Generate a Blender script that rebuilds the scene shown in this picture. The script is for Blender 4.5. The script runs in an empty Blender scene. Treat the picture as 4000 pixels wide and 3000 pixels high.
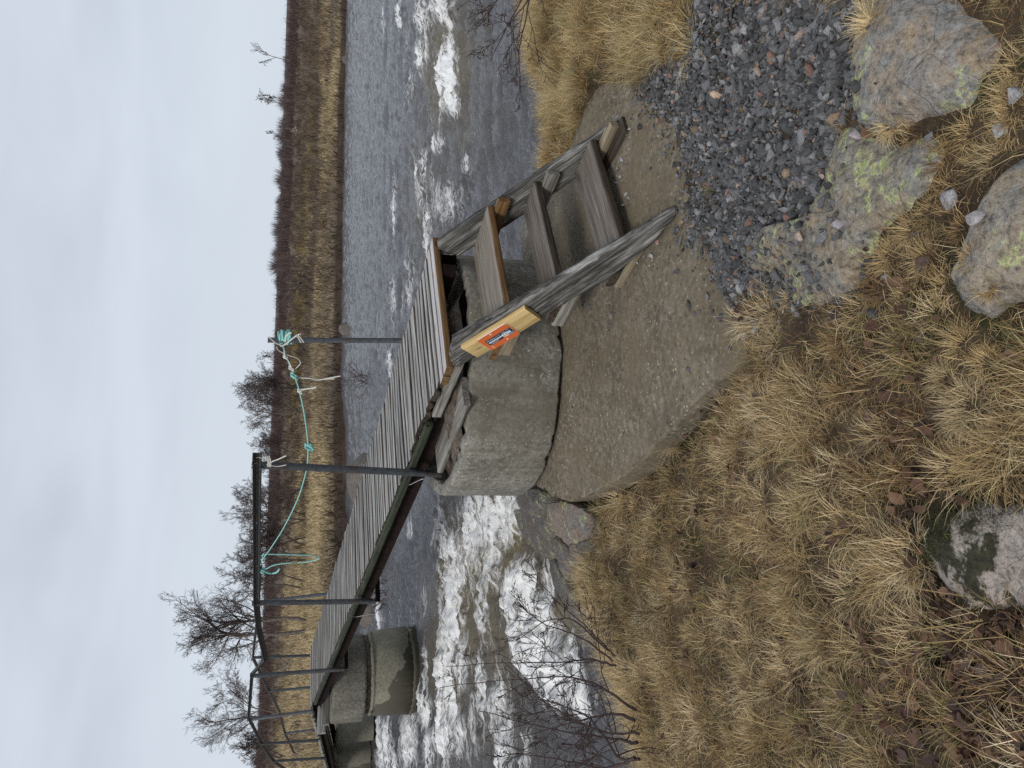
import bpy, math
import numpy as np
from mathutils import Vector, Matrix
from mathutils.bvhtree import BVHTree

rng = np.random.default_rng(11)
SC = bpy.context.scene
COL = SC.collection
V3 = lambda *a: np.array(a, float)

# ------------------------------------------------------------------ camera geometry (eye at the origin, z up)
F = 2800.0
PITCH, ROLL = math.radians(17.7), math.radians(2.3)
_fw = V3(0, math.cos(PITCH), -math.sin(PITCH)); _r0 = V3(1, 0, 0); _u0 = np.cross(_r0, _fw)
CR = math.cos(ROLL) * _r0 + math.sin(ROLL) * _u0
CU = -math.sin(ROLL) * _r0 + math.cos(ROLL) * _u0
CF = _fw
def ray(sx, sy):
    d = CF + CR * ((1500 - sy) / F) - CU * ((sx - 2000) / F)
    return d / np.linalg.norm(d)
def at_z(sx, sy, z):
    d = ray(sx, sy); return d * (z / d[2])
def at_r(sx, sy, r):
    return ray(sx, sy) * r

# bridge frame: s along the bridge (away), w across it, z absolute
O = at_z(1745, 1425, -1.0)
_az = math.radians(-34.2)
D = V3(math.sin(_az), math.cos(_az), 0); W = V3(math.cos(_az), -math.sin(_az), 0); Z = V3(0, 0, 1)
def B(s, w, z):
    p = O + D * s + W * w; return V3(p[0], p[1], z)
def deck_z(s): return -1.0 + 0.0245 * s
S2 = B(11.5, .57, 0); _a2 = math.radians(-40)
D2 = V3(math.sin(_a2), math.cos(_a2), 0); W2 = V3(math.cos(_a2), -math.sin(_a2), 0)
def B2(s, w, z):
    p = S2 + D2 * s + W2 * w; return V3(p[0], p[1], z)
def deck2_z(s): return -0.72 - 0.125 * s

# ------------------------------------------------------------------ noise
def _hash(ix, iy, iz, seed):
    n = (ix * 374761393 + iy * 668265263 + iz * 2147483647 + seed * 1274126177) & 0xFFFFFFFF
    n = ((n ^ (n >> 13)) * 1274126177) & 0xFFFFFFFF
    n = ((n ^ (n >> 15)) * 2246822519) & 0xFFFFFFFF
    return ((n ^ (n >> 16)) & 0xFFFFFF) / float(0xFFFFFF)
def vnoise(x, y, z=0.0, seed=0):
    x, y, z = np.broadcast_arrays(np.asarray(x, float), np.asarray(y, float), np.asarray(z, float))
    ix, iy, iz = np.floor(x).astype(np.int64), np.floor(y).astype(np.int64), np.floor(z).astype(np.int64)
    fx, fy, fz = x - ix, y - iy, z - iz
    fx, fy, fz = [f * f * f * (f * (f * 6 - 15) + 10) for f in (fx, fy, fz)]
    r = 0
    for dx in (0, 1):
        for dy in (0, 1):
            for dz in (0, 1):
                r = r + _hash(ix + dx, iy + dy, iz + dz, seed) * (fx if dx else 1 - fx) * (fy if dy else 1 - fy) * (fz if dz else 1 - fz)
    return r * 2 - 1
def fbm(x, y, z=0.0, seed=0, o=4, g=.5):
    a, r, t = 1.0, 0, 0
    x, y, z = np.asarray(x, float), np.asarray(y, float), np.asarray(z, float)
    for i in range(o):
        r = r + a * vnoise(x, y, z, seed + i * 17); t += a; a *= g; x = x * 2.03; y = y * 2.03; z = z * 2.03
    return r / t
def sstep(a, b, x):
    t = np.clip((x - a) / (b - a), 0, 1); return t * t * (3 - 2 * t)
def in_poly(px, py, poly):
    px, py = np.asarray(px), np.asarray(py); c = np.zeros(px.shape, bool); n = len(poly); j = n - 1
    for i in range(n):
        xi, yi, xj, yj = poly[i][0], poly[i][1], poly[j][0], poly[j][1]
        hit = ((yi > py) != (yj > py)) & (px < (xj - xi) * (py - yi) / (yj - yi + 1e-12) + xi)
        c ^= hit; j = i
    return c
def poly_dist(px, py, poly, closed=True):
    px, py = np.asarray(px, float), np.asarray(py, float); best = np.full(px.shape, 1e9); n = len(poly)
    for i in range(n if closed else n - 1):
        ax, ay = poly[i][:2]; bx, by = poly[(i + 1) % n][:2]
        vx, vy = bx - ax, by - ay; t = np.clip(((px - ax) * vx + (py - ay) * vy) / (vx * vx + vy * vy + 1e-12), 0, 1)
        best = np.minimum(best, np.hypot(px - ax - t * vx, py - ay - t * vy))
    return best

# ------------------------------------------------------------------ mesh building
ORG = {}
def tag(o, label=None, cat=None, group=None, kind=None):
    if label: o['label'] = label
    if cat: o['category'] = cat
    if group: o['group'] = group
    if kind: o['kind'] = kind
    return o
def thing(name, base, label, cat, group=None):
    o = bpy.data.objects.new(name, None); COL.objects.link(o); o.location = base; o.empty_display_size = .1
    ORG[o.name] = np.array(base, float)
    return tag(o, label, cat, group)
class MB:
    """collects vertices and faces of one part"""
    def __init__(s): s.v = []; s.f = []; s.m = []; s.gc = []; s.col = []; s.n = 0
    def add(s, v, faces, mi=0, gc=None, col=None):
        v = np.asarray(v, float).reshape(-1, 3); s.v.append(v)
        s.gc.append(np.asarray(gc, float) if gc is not None else v.copy())
        if col is None: col = np.ones((len(v), 3))
        col = np.asarray(col, float)
        if col.ndim == 1: col = np.tile(col, (len(v), 1))
        s.col.append(col)
        for k, f in enumerate(faces if isinstance(faces, list) else [faces]):
            f = np.asarray(f, np.int64)
            if len(f) == 0: continue
            s.f.append(f + s.n)
            s.m.append(np.full(len(f), mi[k] if isinstance(mi, (list, tuple)) else mi, np.int32))
        s.n += len(v); return s
    def build(s, name, mats, parent=None, smooth=False, base=None):
        v = np.concatenate(s.v); me = bpy.data.meshes.new(name)
        org = ORG.get(parent.name, V3(0, 0, 0)) if parent is not None else (np.array(base, float) if base is not None else V3(0, 0, 0))
        v = v - org
        nl = sum(f.size for f in s.f); npoly = sum(len(f) for f in s.f)
        me.vertices.add(len(v)); me.vertices.foreach_set('co', v.astype(np.float32).ravel())
        me.loops.add(nl); me.loops.foreach_set('vertex_index', np.concatenate([f.ravel() for f in s.f]).astype(np.int32))
        me.polygons.add(npoly)
        tot = np.concatenate([np.full(len(f), f.shape[1], np.int32) for f in s.f])
        me.polygons.foreach_set('loop_start', np.concatenate([[0], np.cumsum(tot)[:-1]]).astype(np.int32))
        me.polygons.foreach_set('material_index', np.concatenate(s.m))
        if smooth: me.polygons.foreach_set('use_smooth', np.ones(npoly, bool))
        a = me.attributes.new('gc', 'FLOAT_VECTOR', 'POINT'); a.data.foreach_set('vector', np.concatenate(s.gc).astype(np.float32).ravel())
        c = np.concatenate(s.col); c4 = np.ones((len(c), 4), np.float32); c4[:, :3] = c
        a = me.attributes.new('col', 'FLOAT_COLOR', 'POINT'); a.data.foreach_set('color', c4.ravel())
        me.update(calc_edges=True); me.validate()
        for m in (mats if isinstance(mats, (list, tuple)) else [mats]): me.materials.append(m)
        o = bpy.data.objects.new(name, me); COL.objects.link(o)
        if parent is not None: o.parent = parent; ORG[o.name] = org
        else: o.location = org; ORG[o.name] = org
        return o
def grid_faces(n, m, wrap=False):
    i = np.arange(n - 1)[:, None]; j = np.arange(m if wrap else m - 1)[None, :]; j2 = (j + 1) % m
    return np.stack([i * m + j, (i + 1) * m + j, (i + 1) * m + j2, i * m + j2], -1).reshape(-1, 4)
def ortho(d, up):
    d = d / np.linalg.norm(d); u = up - d * (up @ d); u = u / np.linalg.norm(u); return d, u, np.cross(d, u)
def beam(mb, p0, p1, up, w, h, seg=8, ch=.006, wear=0.0, taper=None, mi_side=0, mi_top=0, sub=3, seed=None, endw=0.0, sag=0.0, col=None):
    """a worn timber or steel bar with chamfered edges between two centre points; wear roughens it"""
    p0, p1 = np.asarray(p0, float), np.asarray(p1, float); L = np.linalg.norm(p1 - p0); d, u, a = ortho(p1 - p0, np.asarray(up, float))
    seed = int(rng.integers(1, 9999)) if seed is None else seed
    ch = min(ch, w * .3, h * .3)
    cs = []; top = []
    corners = [(-w / 2, h / 2), (w / 2, h / 2), (w / 2, -h / 2), (-w / 2, -h / 2)]
    for k in range(4):
        (x0, y0), (x1, y1) = corners[k], corners[(k + 1) % 4]; l = math.hypot(x1 - x0, y1 - y0); e = ch / l
        ts = np.linspace(e, 1 - e, sub + 1)
        for i, t in enumerate(ts):
            cs.append((x0 + (x1 - x0) * t, y0 + (y1 - y0) * t)); top.append(k == 0 and i < sub)
    cs = np.array(cs); M = len(cs); t = np.linspace(0, 1, seg + 1)
    T, X = np.meshgrid(t * L, cs[:, 0], indexing='ij'); Y = np.meshgrid(t, cs[:, 1], indexing='ij')[1].copy(); X = X.copy()
    if taper is not None:
        for i, tt in enumerate(t):
            sx, sy, oy = taper(tt); X[i] *= sx; Y[i] = Y[i] * sy + oy
    if wear:
        nx = fbm(T * 5 + seed, X * 26, Y * 26, seed, 3); nn = fbm(T * 14, X * 40 + seed, Y * 40, seed + 5, 2)
        rr = np.hypot(X / (w / 2), Y / (h / 2))
        X += wear * (nx + .5 * nn) * np.sign(X) * (.35 + .65 * (rr - .8)); Y += wear * (nn + .6 * nx) * np.sign(Y) * (.35 + .65 * (rr - .8))
        T = T + (endw or wear) * vnoise(X * 45, Y * 45 + seed, t[:, None] * 9, seed) * (np.abs(t - .5) > .49)[:, None]
    P = p0 + T[..., None] * d + X[..., None] * a + Y[..., None] * u
    if sag: P[..., 2] -= sag * (4 * t * (1 - t))[:, None]
    o3 = np.array([seed % 97, seed % 53, seed % 31], float)
    gc = np.stack([T, X, Y], -1) + o3
    f = grid_faces(seg + 1, M, True)[:, ::-1]; istop = np.tile(np.array(top), seg)
    base = P.reshape(-1, 3)
    caps = np.concatenate([P[0], P[-1]]);
    mb.add(base, [f[istop], f[~istop]], [mi_top, mi_side], gc.reshape(-1, 3), col)
    mb.add(P[0], [np.arange(M)[None, :]], mi_side, np.stack([X[0] * .3, X[0], Y[0]], -1) + o3 + 3, col)
    mb.add(P[-1], [np.arange(M)[None, ::-1]], mi_side, np.stack([X[-1] * .3, X[-1], Y[-1]], -1) + o3 + 3, col)
    return mb
def tube(mb, pts, rad, sides=6, mi=0, cap=True, col=None):
    pts = np.asarray(pts, float); n = len(pts); rad = np.broadcast_to(np.asarray(rad, float), (n,))
    tg = np.gradient(pts, axis=0); tg /= np.linalg.norm(tg, axis=1)[:, None] + 1e-12
    ref = V3(0, 0, 1) if abs(tg[:, 2]).mean() < .8 else V3(1, .3, 0)
    u = ref - tg * (tg @ ref)[:, None]; u /= np.linalg.norm(u, axis=1)[:, None] + 1e-12; v = np.cross(tg, u)
    an = np.linspace(0, 2 * math.pi, sides, endpoint=False)
    P = pts[:, None] + rad[:, None, None] * (np.cos(an)[None, :, None] * u[:, None] + np.sin(an)[None, :, None] * v[:, None])
    ln = np.concatenate([[0], np.cumsum(np.linalg.norm(np.diff(pts, axis=0), axis=1))])
    gc = np.stack([np.broadcast_to(ln[:, None], (n, sides)), rad[:, None] * np.cos(an), rad[:, None] * np.sin(an)], -1)
    mb.add(P.reshape(-1, 3), grid_faces(n, sides, True), mi, gc.reshape(-1, 3), col)
    if cap and sides > 3:
        mb.add(P[0], [np.arange(sides)[None, ::-1]], mi, gc[0], col); mb.add(P[-1], [np.arange(sides)[None]], mi, gc[-1], col)
    return mb
def smooth_path(pts, n=8):
    pts = np.asarray(pts, float); p = np.vstack([2 * pts[0] - pts[1], pts, 2 * pts[-1] - pts[-2]]); out = []
    for i in range(1, len(p) - 2):
        for t in np.linspace(0, 1, n, endpoint=False):
            a, b, c, d = p[i - 1], p[i], p[i + 1], p[i + 2]
            out.append(.5 * (2 * b + (c - a) * t + (2 * a - 5 * b + 4 * c - d) * t * t + (3 * b - 3 * c + d - a) * t ** 3))
    out.append(pts[-1]); return np.array(out)

# ------------------------------------------------------------------ materials
class NT:
    def __init__(s, name):
        s.m = bpy.data.materials.new(name); s.m.use_nodes = True; s.t = s.m.node_tree; s.t.nodes.clear()
        s.out = s.n('ShaderNodeOutputMaterial'); s.b = s.n('ShaderNodeBsdfPrincipled'); s.t.links.new(s.b.outputs[0], s.out.inputs[0])
    def n(s, typ, ins=None, **kw):
        nd = s.t.nodes.new(typ)
        for k, v in kw.items(): setattr(nd, k, v)
        for k, v in (ins or {}).items(): s.set(nd, k, v)
        return nd
    def set(s, nd, k, v):
        i = nd.inputs[k]
        if hasattr(v, 'is_output'): s.t.links.new(v, i)
        elif hasattr(v, 'outputs'): s.t.links.new(v.outputs[0], i)
        else:
            if isinstance(v, tuple) and len(v) == 3 and i.type == 'RGBA': v = v + (1,)
            i.default_value = v
    def attr(s, name): return s.n('ShaderNodeAttribute', attribute_name=name)
    def map(s, vec, scale, loc=(0, 0, 0)): return s.n('ShaderNodeMapping', {'Vector': vec, 'Scale': scale, 'Location': loc})
    def noise(s, vec, scale, detail=4, rough=.55, dist=0.0): return s.n('ShaderNodeTexNoise', {'Vector': vec, 'Scale': scale, 'Detail': detail, 'Roughness': rough, 'Distortion': dist})
    def voro(s, vec, scale, feature='F1', rand=1.0): return s.n('ShaderNodeTexVoronoi', {'Vector': vec, 'Scale': scale, 'Randomness': rand}, feature=feature)
    def ramp(s, fac, stops, interp='LINEAR'):
        r = s.n('ShaderNodeValToRGB', {'Fac': fac}); r.color_ramp.interpolation = interp; e = r.color_ramp.elements
        while len(e) < len(stops): e.new(.5)
        for el, (p, c) in zip(e, stops):
            el.position = p; el.color = (c if isinstance(c, tuple) else (c, c, c)) + (1,)
        return r
    def mix(s, fac, a, b, mode='MIX'):
        m = s.n('ShaderNodeMix', data_type='RGBA', blend_type=mode)
        s.set(m, 0, fac); s.set(m, 6, a); s.set(m, 7, b); return m.outputs[2]
    def math(s, op, a, b=0.0, clamp=False):
        m = s.n('ShaderNodeMath', operation=op, use_clamp=clamp); s.set(m, 0, a); s.set(m, 1, b); return m.outputs[0]
    def con(s, f, c, off=.5): return s.math('ADD', s.math('MULTIPLY', s.math('SUBTRACT', f.outputs[0] if hasattr(f, 'outputs') else f, .5), c), off)
    def bump(s, h, strength=.5, dist=.01, normal=None):
        b = s.n('ShaderNodeBump', {'Height': h, 'Strength': strength, 'Distance': dist})
        if normal is not None: s.set(b, 'Normal', normal)
        return b.outputs[0]
    def fin(s, color, rough=.8, normal=None, spec=.3, metal=0.0):
        s.set(s.b, 'Base Color', color); s.set(s.b, 'Roughness', rough); s.set(s.b, 'Specular IOR Level', spec); s.set(s.b, 'Metallic', metal)
        if normal is not None: s.set(s.b, 'Normal', normal)
        return s.m

def wood(name, ramp, patch, patch_amt=.5, gscale=1.0, rough=.7, bump=.4, crack=0.3, spec=.3, fine=None, knots=True):
    k = NT(name); gc = k.attr('gc').outputs['Vector']
    g1 = k.noise(k.map(gc, (1.6 * gscale, 42 * gscale, 42 * gscale)), 1.0, 7, .62, .6)
    g2 = k.noise(k.map(gc, (5 * gscale, 150 * gscale, 150 * gscale)), 1.0, 4, .6)
    big = k.con(k.noise(k.map(gc, (2.6, 15, 15)), 1.0, 6, .68, .5), 1.5)
    f = k.math('ADD', k.con(g1, 1.7, .36), k.con(g2, 1.0, .17))
    tone = k.attr('col').outputs['Color']
    c = k.ramp(f, ramp)
    c = k.mix(k.math('MULTIPLY', k.ramp(big, [(.42, 0.0), (.66, 1.0)]), patch_amt), c.outputs[0], patch)
    cr = k.ramp(k.noise(k.map(gc, (1.1, 60, 60), (3, 7, 1)), 1.0, 3, .5), [(.36, 1.0), (.42, 0.0)])
    c = k.mix(k.math('MULTIPLY', cr, crack), c, (.012, .010, .008))
    if knots:
        v = k.voro(k.map(gc, (3.2, 9, 9)), 1.0); kn = k.ramp(v.outputs['Distance'], [(.09, 1.0), (.15, 0.0)])
        c = k.mix(k.math('MULTIPLY', kn, .65), c, tuple(x * .35 for x in patch))
    c = k.mix(1.0, c, tone, 'MULTIPLY')
    h = k.math('SUBTRACT', k.math('ADD', k.con(g1, 1.6), k.math('MULTIPLY', g2, .5)), k.math('MULTIPLY', cr, .6))
    return k.fin(c, rough, k.bump(h, bump, .006), spec)

def concrete(name, base, dark, light, scale=1.0, stain=None, damp=None, rough=.85, bump=.5, crack=.5, drip=.5):
    k = NT(name); p = k.n('ShaderNodeNewGeometry').outputs['Position']
    a = k.con(k.noise(p, 3.2 * scale, 7, .68, .3), 1.5); b = k.con(k.noise(p, 30 * scale, 6, .72), 1.8)
    c = k.mix(k.ramp(a, [(.32, 0.0), (.68, 1.0)]), base, dark)
    c = k.mix(k.math('MULTIPLY', k.ramp(b, [(.5, 0.0), (.8, 1.0)]), .7), c, light)
    c = k.mix(k.math('MULTIPLY', k.ramp(b, [(.2, 1.0), (.48, 0.0)]), .6), c, tuple(x * .5 for x in dark))
    v1 = k.voro(p, 30 * scale); v2 = k.voro(k.map(p, (1, 1, 1), (5, 3, 1)), 46 * scale)
    sp = k.math('MULTIPLY', k.ramp(v1.outputs['Distance'], [(.16, 1.0), (.28, 0.0)]), k.ramp(v1.outputs['Color'], [(.58, 0.0), (.66, 1.0)]))
    c = k.mix(k.math('MULTIPLY', sp, .85), c, tuple(x * .33 for x in base))
    sp2 = k.math('MULTIPLY', k.ramp(v2.outputs['Distance'], [(.18, 1.0), (.32, 0.0)]), k.ramp(v2.outputs['Color'], [(.70, 0.0), (.76, 1.0)]))
    c = k.mix(k.math('MULTIPLY', sp2, .7), c, tuple(min(.6, x * 1.7) for x in light))
    if stain:
        dr = k.noise(k.map(p, (9, 9, .8), (1, 4, 0)), 1.0, 6, .7); c = k.mix(k.math('MULTIPLY', k.ramp(dr, [(.50, 0.0), (.64, 1.0)]), drip), c, tuple(x * .8 for x in stain))
        ck = k.voro(k.n('ShaderNodeVectorMath', {0: p, 1: k.n('ShaderNodeVectorMath', {0: k.noise(p, 4, 4).outputs['Color'], 1: (.22, .22, .22)}, operation='MULTIPLY')}, operation='ADD'), 1.3, 'DISTANCE_TO_EDGE'); c = k.mix(k.math('MULTIPLY', k.math('MULTIPLY', k.ramp(ck.outputs['Distance'], [(.002, 1.0), (.007, 0.0)]), k.ramp(k.noise(p, 1.7, 2), [(.48, 0.0), (.56, 1.0)])), crack), c, tuple(x * .3 for x in dark))
        s = k.noise(k.map(p, (1.3, 1.3, .9), (2, 8, 0)), 1.4 * scale, 5, .6, .4); c = k.mix(k.math('MULTIPLY', k.ramp(s, [(.42, 0.0), (.62, 1.0)]), .7), c, stain)
    if damp:                     # water-soaked lower part with an uneven tide line
        zz = k.n('ShaderNodeSeparateXYZ', {'Vector': p}).outputs[2]
        w = k.math('ADD', zz, k.math('MULTIPLY', k.math('SUBTRACT', k.noise(p, 3.0, 5, .6), .5), damp[1]))
        xx = k.n('ShaderNodeSeparateXYZ', {'Vector': p}).outputs[0]
        w = k.math('ADD', w, k.math('MULTIPLY', k.math('ADD', xx, 5.6), damp[3]))
        m = k.ramp(k.math('ADD', k.math('MULTIPLY', k.math('SUBTRACT', w, damp[0]), 8.0), .5, True), [(.40, 1.0), (.58, 0.0)])
        c = k.mix(m, c, damp[2])
        r = k.math('SUBTRACT', rough, k.math('MULTIPLY', m, .2))
    else: r = rough
    h = k.math('ADD', k.math('MULTIPLY', b, .8), k.math('ADD', k.math('MULTIPLY', k.noise(p, 130 * scale, 3, .6), .35), k.math('MULTIPLY', sp, .25)))
    return k.fin(c, r, k.bump(h, bump, .008), .3)

def rock_mat(name, cols, lichen=.5, scale=1.0, moss=0.0, rough=.85, spec=.3, black=.4, pale=None, grey=.75):
    k = NT(name); p = k.n('ShaderNodeTexCoord').outputs['Object']
    warp = k.n('ShaderNodeVectorMath', {0: p, 1: k.n('ShaderNodeVectorMath', {0: k.noise(p, 5 * scale, 3).outputs['Color'], 1: (.045, .045, .045)}, operation='MULTIPLY')}, operation='ADD').outputs[0]
    a = k.noise(k.map(warp, (1, 1.3, 1)), 3.8 * scale, 8, .68); b = k.noise(warp, 45 * scale, 5, .7)
    n = len(cols); a = k.con(a, 1.6); b = k.con(b, 1.7); c = k.ramp(a, [(.25 + .5 * i / (n - 1), x) for i, x in enumerate(cols)]).outputs[0]
    c = k.mix(k.math('MULTIPLY', k.ramp(b, [(.22, 1.0), (.5, 0.0)]), .75), c, (.05, .047, .042))
    c = k.mix(k.math('MULTIPLY', k.ramp(b, [(.58, 0.0), (.8, 1.0)]), .5), c, (.50, .47, .42))
    gr = k.noise(k.map(warp, (1, 1, 1), (4, 1, 2)), 3.0 * scale, 7, .68)
    c = k.mix(k.math('MULTIPLY', k.ramp(gr, [(.50, 0.0), (.60, 1.0)]), grey), c, k.mix(k.ramp(b, [(.3, 0.0), (.7, 1.0)]), (.13, .14, .15), (.30, .31, .315)))
    if pale: c = k.mix(k.ramp(k.noise(warp, pale[1], 6, .65), [(.50, 0.0), (.55, 1.0)]), c, pale[0])
    if black: c = k.mix(k.math('MULTIPLY', k.ramp(k.noise(warp, 16 * scale, 5, .7), [(.60, 0.0), (.68, 1.0)]), black), c, (.03, .03, .028))
    if lichen:
        lv = k.voro(warp, 26 * scale); area = k.ramp(k.noise(k.map(p, (1, 1, 1), (7, 2, 5)), 4.6 * scale, 3, .55), [(.59 - .10 * lichen, 0.0), (.62 - .08 * lichen, 1.0)])
        l = k.math('MULTIPLY', k.math('MULTIPLY', area, k.ramp(k.noise(warp, 24 * scale, 6, .78), [(.49, 0.0), (.53, 1.0)])), k.ramp(lv.outputs['Distance'], [(.5, 1.0), (.7, 0.0)]))
        c = k.mix(k.math('MULTIPLY', l, .9), c, k.mix(k.ramp(b, [(.4, 0.0), (.6, 1.0)]), (.33, .38, .15), (.50, .54, .27)))
        l2 = k.ramp(k.noise(k.map(p, (1, 1, 1), (1, 9, 5)), 13 * scale, 6, .75), [(.62, 0.0), (.67, 1.0)])
        c = k.mix(k.math('MULTIPLY', l2, .55), c, (.34, .37, .31))
    if moss:
        m = k.ramp(k.noise(k.map(p, (1, 1, 1), (3, 3, 8)), 4.2, 6, .7), [(.55 - .2 * moss, 0.0), (.59 - .2 * moss, 1.0)])
        c = k.mix(m, c, k.ramp(k.noise(p, 60, 4, .7), [(.3, (.018, .016, .010)), (.6, (.05, .046, .024)), (.75, (.10, .095, .045))]).outputs[0])
    ck = k.voro(k.map(warp, (1, 1, 1)), 7 * scale, 'DISTANCE_TO_EDGE'); cm = k.math('MULTIPLY', k.ramp(ck.outputs['Distance'], [(.002, 1.0), (.010, 0.0)]), k.ramp(gr, [(.4, 0.0), (.6, 1.0)]))
    c = k.mix(k.math('MULTIPLY', cm, .32), c, (.03, .027, .022))
    fine = k.noise(p, 170 * scale, 3, .7)
    c = k.mix(k.math('MULTIPLY', k.ramp(fine, [(.35, 1.0), (.5, 0.0)]), .55), c, k.mix(1.0, c, (.35, .34, .33), 'MULTIPLY'))
    h = k.math('SUBTRACT', k.math('ADD', k.math('ADD', k.math('MULTIPLY', b, .5), k.math('MULTIPLY', fine, .3)), a), k.math('MULTIPLY', cm, .3))
    return k.fin(c, rough, k.bump(h, .75, .014), spec)

def vcol_mat(name, rough=.8, spec=.2, vary=.0, bump=0.0, bscale=60, trans=0.0):
    k = NT(name); c = k.attr('col').outputs['Color']; nrm = None
    if vary or bump:
        p = k.n('ShaderNodeTexCoord').outputs['Object']; nz = k.noise(p, bscale, 4, .65)
        if vary: c = k.mix(vary, c, k.ramp(nz, [(.3, .25), (.7, 1.6)]).outputs[0], 'MULTIPLY')
        if bump: nrm = k.bump(nz, bump, .006)
    m = k.fin(c, rough, nrm, spec)
    if trans:
        tr = k.n('ShaderNodeBsdfTranslucent'); k.set(tr, 'Color', c); mx = k.n('ShaderNodeMixShader', {0: trans}); k.t.links.new(k.b.outputs[0], mx.inputs[1]); k.t.links.new(tr.outputs[0], mx.inputs[2]); k.t.links.new(mx.outputs[0], k.out.inputs[0])
    return m
def plain(name, col, rough=.6, spec=.3, metal=0.0, vary=.35, scale=30, bump=.15, tint=None, rust=0.0):
    k = NT(name); p = k.n('ShaderNodeTexCoord').outputs['Object']
    nz = k.noise(p, scale, 5, .65)
    c = k.mix(vary, col, k.ramp(nz, [(.3, tuple(x * .35 for x in col)), (.75, tint or tuple(min(1, x * 1.9) for x in col))]).outputs[0])
    if rust: c = k.mix(k.math('MULTIPLY', k.ramp(k.noise(p, 7, 6, .7), [(.52, 0.0), (.64, 1.0)]), rust), c, (.10, .050, .026))
    return k.fin(c, rough, k.bump(nz, bump, .004), spec, metal)

M = {}
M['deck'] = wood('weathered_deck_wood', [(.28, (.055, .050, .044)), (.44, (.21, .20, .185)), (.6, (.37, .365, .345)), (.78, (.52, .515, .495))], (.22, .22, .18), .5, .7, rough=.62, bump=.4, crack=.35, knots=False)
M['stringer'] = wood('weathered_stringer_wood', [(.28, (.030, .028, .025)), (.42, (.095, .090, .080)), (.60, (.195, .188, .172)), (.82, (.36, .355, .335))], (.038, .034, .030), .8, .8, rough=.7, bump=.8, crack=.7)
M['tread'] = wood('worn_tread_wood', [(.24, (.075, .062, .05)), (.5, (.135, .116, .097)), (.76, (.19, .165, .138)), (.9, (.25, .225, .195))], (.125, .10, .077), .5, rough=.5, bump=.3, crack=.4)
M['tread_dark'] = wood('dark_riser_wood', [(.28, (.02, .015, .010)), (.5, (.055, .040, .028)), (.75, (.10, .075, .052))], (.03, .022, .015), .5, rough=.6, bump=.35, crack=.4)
M['brown'] = wood('stained_brown_wood', [(.28, (.085, .042, .014)), (.5, (.155, .085, .034)), (.75, (.235, .14, .06))], (.10, .05, .018), .5, rough=.55, bump=.25, crack=.25)
M['top_t1'] = wood('grey_brown_board_wood', [(.24, (.13, .115, .095)), (.5, (.205, .185, .155)), (.76, (.265, .245, .21)), (.9, (.33, .31, .28))], (.19, .13, .08), .5, rough=.5, bump=.25, crack=.2)
M['end_top'] = wood('pale_grey_board_wood', [(.28, (.24, .235, .23)), (.5, (.40, .395, .39)), (.75, (.52, .51, .50))], (.33, .31, .28), .5, rough=.42, bump=.2, crack=.1, spec=.5)
M['cleat'] = wood('pale_cleat_wood', [(.28, (.14, .105, .06)), (.5, (.27, .215, .135)), (.75, (.38, .32, .22))], (.17, .15, .12), .55, rough=.65, bump=.3, crack=.2)
M['prop'] = wood('grey_prop_wood', [(.28, (.09, .082, .07)), (.5, (.20, .185, .16)), (.75, (.31, .29, .255))], (.13, .125, .10), .6, rough=.7, bump=.4, crack=.35)
M['yellow'] = wood('fresh_yellow_pine', [(.28, (.40, .265, .10)), (.5, (.56, .40, .175)), (.75, (.66, .50, .25))], (.47, .33, .135), .5, rough=.5, bump=.08, crack=.03)
M['mosswood'] = wood('mossy_timber', [(.28, (.012, .013, .009)), (.5, (.030, .034, .020)), (.75, (.065, .07, .045))], (.022, .032, .013), .8, rough=.8, bump=.5, crack=.4)
M['steel'] = plain('grey_painted_steel', (.075, .085, .095), .42, .5, .25, .5, 22, .12, tint=(.17, .185, .195), rust=.55)
M['rail'] = plain('dark_rail_steel', (.036, .036, .035), .65, .35, .1, .6, 26, .2, tint=(.12, .12, .11), rust=.6)
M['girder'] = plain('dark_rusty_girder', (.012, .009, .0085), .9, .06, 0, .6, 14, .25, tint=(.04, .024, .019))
M['turq'] = plain('turquoise_rope', (.26, .56, .50), .8, .2, 0, .45, 160, .5)
M['cord'] = plain('white_cord', (.66, .66, .58), .8, .2, 0, .35, 160, .4)
M['ring'] = concrete('grey_aggregate_concrete', (.255, .243, .208), (.15, .138, .112), (.37, .36, .32), 1.0, (.125, .11, .08))
M['pier_up'] = concrete('rough_pier_concrete', (.19, .18, .15), (.12, .112, .09), (.27, .26, .22), .8, (.10, .09, .07))
M['pier_low'] = concrete('smooth_pier_concrete', (.215, .205, .155), (.165, .155, .115), (.25, .24, .19), .8, None, (-2.12, .6, (.066, .060, .042), .52), .8, .25)
M['pier_far'] = concrete('far_pier_concrete', (.20, .19, .15), (.15, .14, .11), (.25, .24, .19), .8, None)
M['slab'] = concrete('brown_slab_concrete', (.180, .150, .108), (.115, .094, .065), (.29, .255, .20), .9, (.14, .112, .068), None, .9, .6, .22, 0.0)
M['rubble'] = rock_mat('rubble_fill', [(.03, .023, .017), (.11, .078, .052), (.20, .15, .11)], 0, 3.5, rough=.9, grey=.2)
M['boulder'] = rock_mat('lichen_boulder', [(.15, .14, .12), (.33, .25, .165), (.23, .225, .21), (.37, .28, .18)], 1.0, 1.0, grey=.6)
M['boulder_b'] = rock_mat('tan_boulder', [(.17, .155, .13), (.35, .285, .20), (.25, .235, .21), (.40, .33, .23)], .25, 1.2, grey=.5)
M['bedrock'] = rock_mat('lichen_bedrock', [(.13, .12, .10), (.30, .235, .155), (.22, .205, .175), (.38, .29, .19)], .85, 1.1, grey=.45)
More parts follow.
